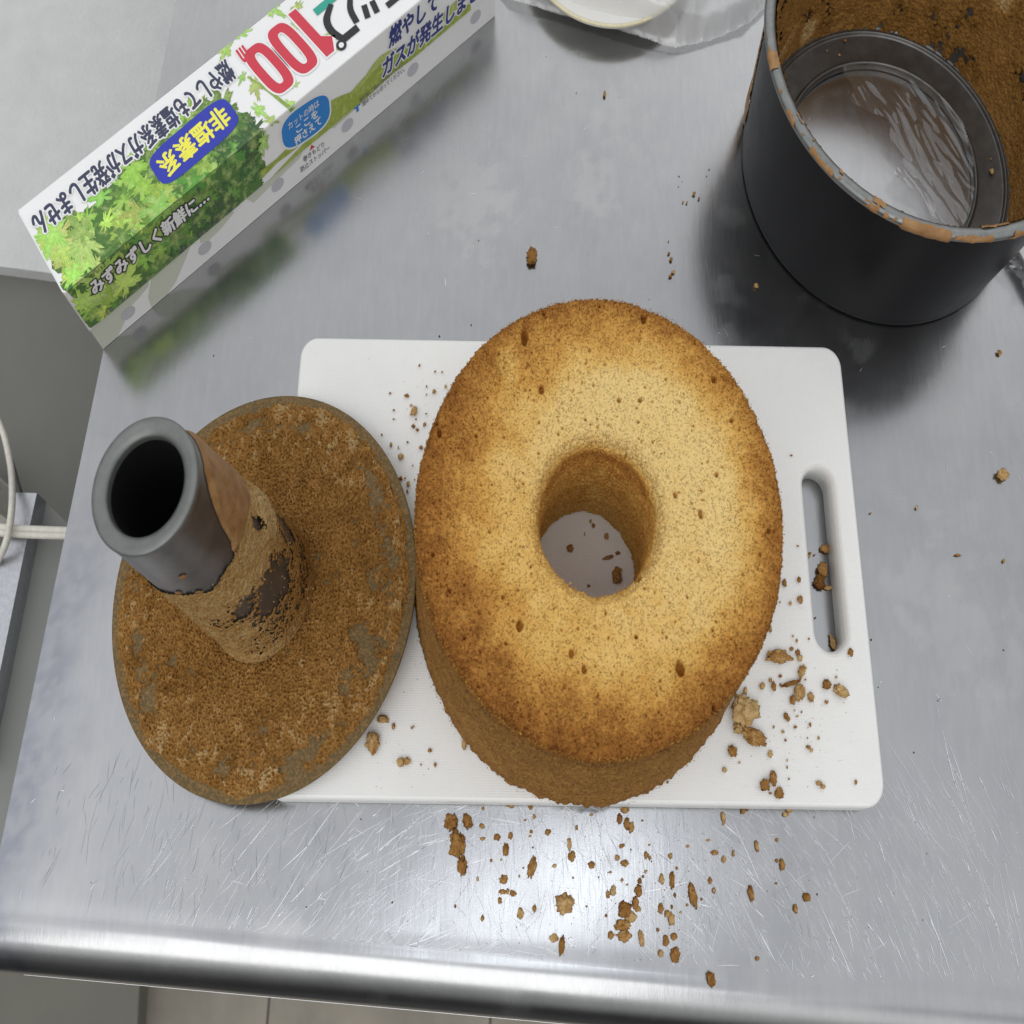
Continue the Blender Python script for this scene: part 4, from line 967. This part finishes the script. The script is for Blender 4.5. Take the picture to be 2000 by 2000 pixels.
# ------------------------------------------------------------------ bag with a dish, at the back
dc = at(1192, -112, .8)
dish = thing('white_dish', 'white dish with a yellow rim inside the clear plastic bag', 'dish', (dc[0], dc[1], .1))
V, F = lathe(rounded([(0, .1), (3.4, .1), (5.1, .6), (5.65, .85), (5.7, .95), (5.55, .97), (4.8, .75), (3.2, .35), (0, .3)], .2), (dc[0], dc[1], .1), n=120); mesh('dish_bowl', V, F, 'dish_white', dish)
V, F = lathe([(5.66, .96), (5.75, 1.02), (5.66, 1.10), (5.52, 1.06), (5.52, .98)], (dc[0], dc[1], .1), n=120); mesh('dish_rim', V, F, 'dish_yellow', dish)
V, F = lathe([(0, 1.0), (2.9, .97), (3.9, .8), (4.2, .5)], (dc[0]-.2, dc[1]+.3, .1), n=80); mesh('dish_filling', V, F, 'dish_white', dish)
outl = [at(u, v, .3)[:2] for u, v in [(975, -20), (993, 0), (1074, 23), (1167, 49), (1229, 68), (1275, 82), (1319, 93), (1352, 87), (1385, 78), (1431, 62), (1459, 50), (1496, 14), (1540, -60), (1560, -260), (1300, -380), (1000, -260), (940, -90)]]
OP = np.array(outl)
def in_poly(x, y):
    c = np.zeros(len(x), bool); j = len(OP)-1
    for i in range(len(OP)):
        c ^= ((OP[i, 1] > y) != (OP[j, 1] > y)) & (x < (OP[j, 0]-OP[i, 0])*(y-OP[i, 1])/(OP[j, 1]-OP[i, 1]+1e-12)+OP[i, 0]); j = i
    return c
def edge_d(x, y):
    d = np.full(len(x), 1e9)
    for i in range(len(OP)):
        a, b_ = OP[i], OP[(i+1) % len(OP)]; ab = b_-a; t = np.clip(((x-a[0])*ab[0]+(y-a[1])*ab[1])/(ab@ab), 0, 1)
        d = np.minimum(d, np.hypot(x-a[0]-t*ab[0], y-a[1]-t*ab[1]))
    return d
def bag_h(x, y):
    d = edge_d(x, y); r = np.hypot(x-dc[0], y-dc[1]); e = sstep(0, 1.1, d)
    return .12 + e*(.75 + .85*sstep(7.6, 5.6, r))
lo_, hi_ = OP.min(0)-.2, OP.max(0)+.2
bag = crumple(lo_[0], hi_[0], lo_[1], hi_[1], 300, bag_h, .30, 12, in_poly, 'milky_film', 'plastic_bag', None, (dc[0], dc[1], 0), .22, (1, .6), .3)
for v in bag.data.vertices: pass
tag(bag, 'clear plastic bag with a white dish inside, at the back of the table', 'plastic bag')
# sliver of film and a white sheet at the right edge
q = at(1990, 505, .2)
o = crumple(q[0]-1.6, q[0]+3, q[1]-1.9, q[1]+1.9, 120, lambda x, y: .35+0*x, .35, 30, lambda x, y: (x-q[0]+1.5) > .75*np.abs(y-q[1]+.1)+.2*np.sin(y*5), 'clear_film', 'plastic_film', None, tuple(q), .6, (.6, 1.4), -.5)
tag(o, 'clear plastic film at the right edge, beyond the dark tin', 'plastic film')
q = at(2000, 500, .6)
V, F = box_vf(0, 4, -.75, .75, 0, .08); Rm = np.array([[math.cos(-1.15), -math.sin(-1.15), 0], [math.sin(-1.15), math.cos(-1.15), 0], [0, 0, 1]])
V = (V-[0, 0, 0])@Rm.T + q + [-.1, 1.4, .1]; tag(mesh('paper_strip', V, F, 'paper_white', None, tuple(q), smooth=False), 'white paper strip on the film at the right edge', 'paper')

# ------------------------------------------------------------------ crumbs
LOG = []
def crumb(u, v, w, h, z, label, group, slant=0, tone=None, zup=0):
    """w,h: size in the photograph (pixels of the 2000 wide picture)"""
    pxy = CAM[6]/(CAM[2]-z)/1.03; hx, hy = w/2/(pxy*SX), h/2/pxy
    bm = bmesh.new(); bmesh.ops.create_icosphere(bm, subdivisions=4 if max(w, h) > 22 else 3 if max(w, h) > 9 else 2, radius=1)
    V = np.array([x.co for x in bm.verts]); bm.verts.index_update(); F = [tuple(x.index for x in f.verts) for f in bm.faces]; bm.free()
    s0 = random.uniform(0, 100); f = 1 + .42*perlin(V*1.5+s0) + .38*perlin(V*3.2+s0) + .26*perlin(V*6.5+s0)
    V = V*f[:, None]; ca = random.uniform(-.35, .35)
    th = min(.22, .34*min(hx, hy)+.03)
    V = V*[hx, hy, th]; 
    V[:, 0] += slant*V[:, 1]*hx/hy
    V[:, 2] += .35*th*perlin(np.c_[V[:, :2]/max(hx, hy)*1.7, np.full(len(V), s0)])
    V[:, 2] = V[:, 2]-V[:, 2].min() + .02
    q = at(u, v, z); V = V + [q[0], q[1], z+zup]
    t = random.uniform(.12, .60) if tone is None else tone
    br = t + .25*perlin(V*4); o = mesh('cake_crumb', V, F, 'crumb_flake', None, (q[0], q[1], z), attrs={'brown': br, 'pore': np.zeros(len(V))})
    tag(o, label, 'crumb', group); LOG.append((o, u, v, w, h, label)); return o
def crumbs(items, sc, ox, oy, z, label, group):
    for it in items:
        x, y, w, h = it[:4]; extra = it[4] if len(it) > 4 else {}
        crumb(ox+x/sc, oy+y/sc, w/sc*.92, h/sc*.92, z, extra.get('label', label), extra.get('group', group), extra.get('slant', 0), extra.get('tone'), extra.get('zup', 0))
D = lambda label, **k: dict(label=label, group='larger flakes of cake crust', **k)
front = [(262, 340, 70, 95, D('ragged crust flake on the steel at the upper left, joined above the big square flake')), (300, 485, 95, 140, D('big square brown flake on the steel below the board, leftmost large one')),
 (288, 410, 40, 60), (365, 335, 55, 85, D('forked flake just right of the leftmost large ragged flake', slant=-.3)), (330, 615, 50, 105, D('pointed flake below the big square flake at the left')), (455, 365, 30, 30), (460, 445, 30, 25), (550, 435, 40, 40), (635, 425, 28, 40),
 (462, 255, 18, 20), (635, 230, 50, 36), (760, 245, 24, 35), (783, 305, 20, 30), (728, 327, 16, 14), (765, 400, 18, 22), (757, 428, 18, 14), (870, 402, 35, 35), (1050, 375, 18, 30), (1145, 293, 22, 18), (605, 515, 35, 75), (770, 625, 45, 110, D('long slanting flake left of the round flake, nearer the board', slant=.45)),
 (1005, 480, 25, 75), (1020, 555, 38, 60), (912, 615, 28, 25), (1142, 610, 38, 42), (592, 700, 48, 55), (585, 778, 45, 28), (617, 775, 18, 35), (648, 787, 35, 38), (567, 835, 24, 38), (513, 583, 14, 20), (575, 577, 14, 14), (428, 700, 16, 25), (287, 870, 14, 25),
 (458, 945, 20, 35), (698, 915, 36, 62), (785, 883, 24, 40), (975, 855, 98, 108, D('large round brown flake in the middle of the bare steel')), (905, 1070, 52, 46, D('hooked flake below the round flake, left of a curved one')), (957, 1115, 34, 100, D('curved upright flake below the round flake', slant=.2)), (1352, 265, 50, 38),
 (1320, 318, 28, 62, ), (1365, 350, 36, 70), (1392, 375, 30, 60), (1330, 492, 24, 26), (1345, 485, 16, 20), (1305, 565, 26, 38), (1352, 600, 48, 36), (1262, 655, 18, 16), (1485, 550, 20, 40), (1510, 565, 20, 28), (1508, 483, 12, 16), (1463, 330, 14, 12), (1640, 553, 22, 36),
 (1748, 493, 20, 20), (1680, 630, 14, 22), (1467, 683, 18, 18), (1447, 712, 24, 32), (1483, 652, 14, 24), (1440, 772, 40, 62, D('oval flake above the big ragged pile of flakes')), (1280, 770, 34, 60), (1247, 795, 22, 48), (1583, 698, 28, 62), (1650, 700, 26, 92, D('thin upright flake on the steel right of a dark oval one')), (1778, 800, 42, 125, D('long wedge flake leaning left on the steel at the right', slant=-.5)),
 (1888, 707, 22, 38), (1913, 770, 16, 34), (1668, 800, 14, 28), (1420, 850, 36, 70), (1432, 885, 34, 36), (1350, 890, 70, 95, D('upper piece of the big ragged pile of flakes')), (1390, 935, 70, 70, D('right hand piece of the big ragged pile of flakes')), (1340, 990, 80, 62, D('middle piece of the big ragged pile of flakes')), (1350, 1055, 78, 62, D('lowest dark piece of the big ragged pile of flakes')),
 (1235, 928, 18, 18), (1265, 1050, 34, 44), (1456, 1072, 28, 88, D('thin slanting flake just right of the big pile', slant=-.4)), (1578, 880, 30, 58), (1620, 915, 34, 36), (1645, 950, 36, 70), (1648, 873, 14, 28), (1560, 1018, 18, 26), (1660, 1060, 36, 42), (1612, 1087, 36, 60), (1577, 1165, 30, 42), (1668, 1175, 48, 80, D('chunky flake near the front edge of the steel', slant=.2)),
 (1893, 1330, 44, 78, D('lone flake closest to the rounded front edge', slant=-.2)), (1705, 908, 14, 16), (1745, 862, 14, 20), (1915, 530, 34, 24), (1770, 850, 10, 16), (1835, 825, 10, 20), (1335, 705, 16, 26), (1368, 733, 16, 12), (1187, 687, 8, 12), (775, 500, 14, 14), (715, 628, 12, 12), (690, 680, 12, 22), (1028, 690, 10, 14), (1112, 870, 12, 12)]
crumbs(front, 3.22, 800, 1500, 0, 'small brown crumb scattered on the steel in front of the board', 'small crumbs on the steel in front of the board')
right = [(740, 272, 14, 10), (765, 320, 22, 16), (798, 345, 15, 22), (834, 322, 9, 24), (796, 185, 16, 38, dict(slant=-.3)), (798, 210, 9, 12), (870, 163, 15, 20), (887, 155, 12, 16), (1030, 175, 20, 18), (1044, 160, 20, 20), (922, 295, 14, 38, dict(slant=-.3)), (1000, 271, 11, 13), (998, 350, 12, 15), (1018, 365, 18, 38), (996, 435, 10, 9),
         (900, 474, 18, 50, D('narrow smooth flake alone on the right of the scattered crumbs', slant=-.35)), (1110, 487, 26, 30, D('knobbly crumb farthest right among the crumbs in front')), (1068, 530, 14, 32), (925, 718, 14, 15), (747, 425, 12, 22), (761, 462, 11, 16)]
crumbs(right, 1.932, 1000, 1500, 0, 'small brown crumb scattered on the steel in front of the board', 'small crumbs on the steel in front of the board')
bright = [(350, 98, 14, 9), (380, 525, 14, 9), (316, 700, 20, 38), (385, 685, 16, 28), (390, 778, 28, 36), (345, 795, 18, 18), (297, 790, 10, 10), (250, 920, 16, 28), (358, 950, 12, 12), (375, 972, 12, 20), (350, 1010, 20, 20), (380, 1028, 22, 26), (388, 1055, 24, 34), (285, 1050, 112, 64, D('pale torn piece of cake on the board right of the cake', tone=.3)),
          (433, 962, 10, 12), (627, 1028, 24, 44), (345, 1175, 60, 34, D('long splinter of crust on the board, lower piece', slant=1.0)), (397, 1118, 34, 58, D('long splinter of crust on the board, upper piece', slant=.5)), (297, 1138, 15, 18), (250, 1158, 18, 22), (265, 1188, 22, 42), (298, 1180, 12, 16), (212, 1185, 24, 32), (385, 1215, 48, 76, D('ragged crumb just below the long splinter on the board')),
          (355, 1252, 26, 42), (440, 1237, 28, 44), (515, 1180, 42, 46, D('dark knobbly crumb on the board below the handle slot')), (582, 1212, 60, 60, D('ragged crumb on the board, right of the dark knobbly one', slant=-.4)), (562, 1142, 12, 14), (515, 1260, 18, 20), (133, 1207, 18, 34, dict(tone=0)), (122, 1300, 120, 130, D('largest pale torn piece of cake against the foot of the cake', tone=.05)), (95, 1385, 38, 58, D('pale crumb under the largest torn piece', tone=.1)),
          (170, 1425, 92, 88, D('brown pointed piece touching the largest pale piece', slant=-.5)), (323, 1325, 22, 30), (335, 1340, 16, 24), (437, 1367, 12, 22), (267, 1378, 10, 14), (368, 1378, 18, 14), (478, 1430, 11, 16), (430, 1472, 20, 20), (443, 1488, 18, 20), (250, 1505, 22, 32), (68, 1490, 30, 46, dict(slant=-.6)), (33, 1580, 18, 28), (105, 1545, 11, 12), (222, 1652, 44, 54, D('dark crumb, left one of the cluster near the board corner')),
          (262, 1622, 30, 74, D('upright crumb, top of the cluster near the board corner')), (290, 1690, 40, 56, D('dark crumb, lowest of the cluster near the board corner')), (250, 1690, 16, 12), (478, 1642, 26, 22), (496, 1658, 22, 24), (653, 1638, 11, 24), (365, 1300, 8, 10), (398, 1307, 8, 12), (378, 1328, 14, 10), (330, 1535, 7, 14), (330, 1568, 7, 18), (338, 1623, 10, 10), (310, 1400, 12, 16), (322, 1440, 12, 14), (415, 1155, 12, 10), (425, 1430, 8, 10)]
crumbs(bright, 2.415, 1400, 850, BT, 'small brown crumb on the white board, right of the cake', 'small crumbs on the board right of the cake')
slot = [(508, 540, 52, 40, D('crumb in the handle slot, uppermost')), (425, 572, 26, 20), (436, 560, 16, 16), (458, 567, 12, 10), (495, 640, 44, 76, D('long brown flake in the handle slot')), (480, 700, 46, 70, D('dark lower half of the long flake in the handle slot', tone=.8)), (520, 722, 44, 24), (463, 863, 9, 9), (545, 988, 26, 86, D('splinter at the lower end of the handle slot', slant=-.7))]
crumbs(slot, 2.415, 1400, 850, 0, 'small crumb on the steel inside the handle slot', 'small crumbs in the handle slot')
far = [(1340, 192, 54, 60, D('lone knobbly crumb on the steel far right of the board')), (940, 345, 14, 22), (722, 370, 11, 9), (1133, 568, 32, 11), (1350, 596, 12, 22)]
crumbs(far, 2.415, 1400, 850, 0, 'small crumb on the steel right of the board', 'small crumbs on the steel right of the board')
left = [(720, 215, 28, 38), (903, 285, 24, 34), (987, 290, 20, 34), (803, 463, 22, 38), (893, 525, 42, 62), (802, 557, 20, 28), (570, 570, 62, 42), (375, 540, 32, 32), (655, 760, 84, 130, D('largest crumb on the board between tin base and cake', slant=.3)), (620, 685, 40, 36), (418, 740, 28, 28), (417, 845, 28, 18), (800, 782, 34, 16), (780, 910, 42, 56),
        (648, 930, 56, 56, D('twin crumb, left half, just below the largest one on the upper board')), (695, 972, 50, 46), (680, 845, 22, 28), (278, 1028, 28, 32), (385, 1147, 32, 68), (472, 1178, 14, 52), (580, 1117, 28, 28), (738, 1185, 52, 56), (500, 1290, 66, 78, D('cluster crumb on the board close to the tin base')), (640, 1392, 24, 24), (500, 1545, 50, 56), (548, 1540, 24, 24), (590, 1610, 40, 68), (580, 1695, 32, 52), (665, 1560, 18, 22), (1028, 465, 36, 56, dict(tone=0))]
crumbs(left, 6.04, 700, 680, BT, 'small brown crumb on the board between tin base and cake', 'small crumbs on the board between tin base and cake')
lleft = [(1565, 1615, 54, 84, D('dark rectangular crumb on the board below the tin base edge')), (1607, 1515, 44, 34), (1680, 1695, 28, 38), (1708, 1690, 26, 30), (1650, 1545, 14, 26), (1802, 1645, 18, 18), (1825, 1705, 12, 20), (1765, 1190, 12, 20), (1735, 1545, 8, 8), (1765, 1705, 6, 10)]
crumbs(lleft, 2.1467, 0, 700, BT, 'small brown crumb on the lower left of the board', 'small crumbs on the lower left of the board')
crumbs([(233, 1665, 16, 40), (385, 1793, 14, 16), (45, 1605, 8, 10), (110, 1687, 12, 12), (1685 / 1.75, 1800, 8, 10), (1195, 1690, 30, 40)], 1.84, 780, 550, BT, 'small brown crumb on the lower left of the board', 'small crumbs on the lower left of the board')
topc = [(75, 975, 44, 84, D('leaf shaped flake alone on the steel behind the cake')), (349, 360, 12, 34, D('sliver of crust on the steel below the plastic bag')), (686, 735, 13, 17), (704, 752, 9, 13), (659, 768, 9, 13), (645, 765, 8, 10), (591, 960, 11, 17), (599, 983, 13, 19), (608, 1030, 18, 16), (597, 1045, 16, 18), (920, 1082, 18, 25, D('tan crumb in the dark reflection in front of the cake tin')), (1836, 1335, 18, 26), (1780, 1073, 11, 13), (590, 912, 6, 9)]
crumbs(topc, 1.932, 1000, 0, 0, 'tiny crumb on the steel between cake and tin', 'tiny crumbs on the steel between cake and tin')
hole = [(625, 1230, 76, 88, D('square crumb on the board seen through the cake hole')), (1015, 1100, 50, 72), (845, 935, 30, 50), (875, 985, 36, 56), (1035, 1325, 90, 60, D('slanting crumb on the board inside the cake hole', slant=.9)), (1135, 1275, 56, 40), (1125, 1525, 104, 180, D('largest oval crumb inside the cake hole')), (825, 1628, 36, 32), (780, 1070, 16, 48)]
crumbs(hole, 5.52, 1000, 850, BT, 'small crumb on the board inside the cake hole', 'small crumbs inside the cake hole')
crumbs([(1255, 158, 18, 16), (1233, 212, 14, 14), (1807, 652, 18, 30), (1805, 603, 8, 10), (1187, 195, 8, 8)], 1.932, 1000, 0, .42, 'tiny crumb on the grey ledge inside the tin', 'tiny crumbs on the ledge inside the tin')
# every small crumb is described by its form and by the nearest thing one can find
MARKS = {'f': [('the big square flake', 893, 1650), ('the forked flake', 913, 1604), ('the pointed flake', 902, 1691), ('the round brown flake', 1103, 1765), ('the slanting flake', 1039, 1694), ('the big ragged pile', 1222, 1790),
               ('the oval flake', 1247, 1740), ('the long wedge flake', 1352, 1750), ('the curved flake', 1097, 1846), ('the chunky front flake', 1318, 1865), ('the lone front flake', 1388, 1913), ('the narrow smooth flake', 1466, 1745),
               ('the rightmost knobbly crumb', 1574, 1752), ('the foot of the cake', 1215, 1570)],
         'r': [('the pale torn piece', 1518, 1285), ('the long splinter', 1550, 1325), ('the dark knobbly crumb', 1613, 1339), ('the largest pale piece', 1450, 1388), ('the board corner cluster', 1508, 1540), ('the slot lower end', 1625, 1270), ('the right cake flank', 1525, 1120)],
         'l': [('the largest crumb there', 808, 806), ('the twin crumb', 810, 835), ('the tin base cluster', 783, 893), ('the tin base edge', 805, 990)],
         'b': [('the dark rectangular crumb', 729, 1452), ('the left cake foot', 900, 1450)],
         't': [('the leaf shaped flake', 1039, 505), ('the near tin foot', 1450, 350), ('the plastic bag', 1250, 100), ('the far board corner', 1640, 680), ('the far tin foot', 1950, 560)],
         'h': [('the square crumb in the hole', 1113, 1073), ('the oval crumb in the hole', 1204, 1126)], 's': [('the long flake in the slot', 1602, 1130)],
         'p': [('the left tin ledge end', 1560, 110), ('the right tin ledge end', 1935, 350)], 'x': [('the lone knobbly crumb', 1955, 929), ('the right board edge', 1690, 1000)]}
KEY = {'small crumbs on the steel in front of the board': ('f', 'on the steel'), 'small crumbs on the board right of the cake': ('r', 'on the board'), 'small crumbs on the board between tin base and cake': ('l', 'on the board'),
       'small crumbs on the lower left of the board': ('b', 'on the board'), 'tiny crumbs on the steel between cake and tin': ('t', 'on the steel'), 'small crumbs inside the cake hole': ('h', ''), 'small crumbs in the handle slot': ('s', ''),
       'tiny crumbs on the ledge inside the tin': ('p', ''), 'small crumbs on the steel right of the board': ('x', 'on the steel')}
made = {}
for (o, u, v, w, h, lab) in LOG:
    if o['group'] not in KEY: continue
    k, where = KEY[o['group']]; n_, mx, my_ = min(MARKS[k], key=lambda m_: (m_[1]-u)**2+(m_[2]-v)**2)
    dx, dy = u-mx, v-my_; s_ = ('tiny' if max(w, h) < 9 else 'small' if max(w, h) < 15 else 'medium') + ' ' + ('upright' if h > 1.6*w else 'wide' if w > 1.4*h else 'roundish')
    d_ = ('right of' if dx > 0 else 'left of') if abs(dx) > 2.2*abs(dy) else ('below' if dy > 0 else 'above') if abs(dy) > 2.2*abs(dx) else ('lower' if dy > 0 else 'upper') + (' right of' if dx > 0 else ' left of')
    made.setdefault(f'{s_} crumb {where} {d_} {n_}'.replace('  ', ' '), []).append((math.hypot(dx, dy), o))
for lab, L in made.items():
    if len((lab+' x x').split()) > 16: print('LONG', lab)
    L.sort(key=lambda t: t[0])
    for i, (_, o) in enumerate(L):
        o['label'] = lab if len(L) == 1 else lab + ', ' + ['nearest one', 'second nearest', 'third nearest', 'fourth nearest', 'fifth nearest', 'sixth nearest', 'seventh nearest', 'eighth nearest'][min(i, 7)]
# dust of crumbs too fine to count
rd = random.Random(5); pts = []
for i in range(420):
    u = rd.gauss(1200, 220); v = rd.uniform(1600, 1880); q = at(u, v)
    if q[:2] @ E2 > TF+.3: pts.append((q[0], q[1], .03))
for i in range(90):
    q = at(rd.gauss(1560, 60), rd.gauss(1420, 110), BT); 
    if q[0] < BX1-.5 and q[1] > BY0+.4 and not (14.9 < q[0] < 17.6 and -2.2 < q[1] < 6.5) and math.hypot(q[0]-CX, q[1]-CY) > 8.8: pts.append((q[0], q[1], BT+.02))
for i in range(80):
    q = at(rd.gauss(790, 50), rd.uniform(700, 1560), BT)
    if BX0+.3 < q[0] and BY0+.3 < q[1] < BY1-.3 and math.hypot(q[0]-CX, q[1]-CY) > 8.8 and math.hypot(q[0]-DC[0], q[1]-DC[1]) > 8.3: pts.append((q[0], q[1], BT+.02))
o = fringe('crumb_dust', pts, None, 'crumb_flake', (.02, .045), 3, (.2, .7)); o['label'] = 'fine crumb dust sprinkled over board and steel'
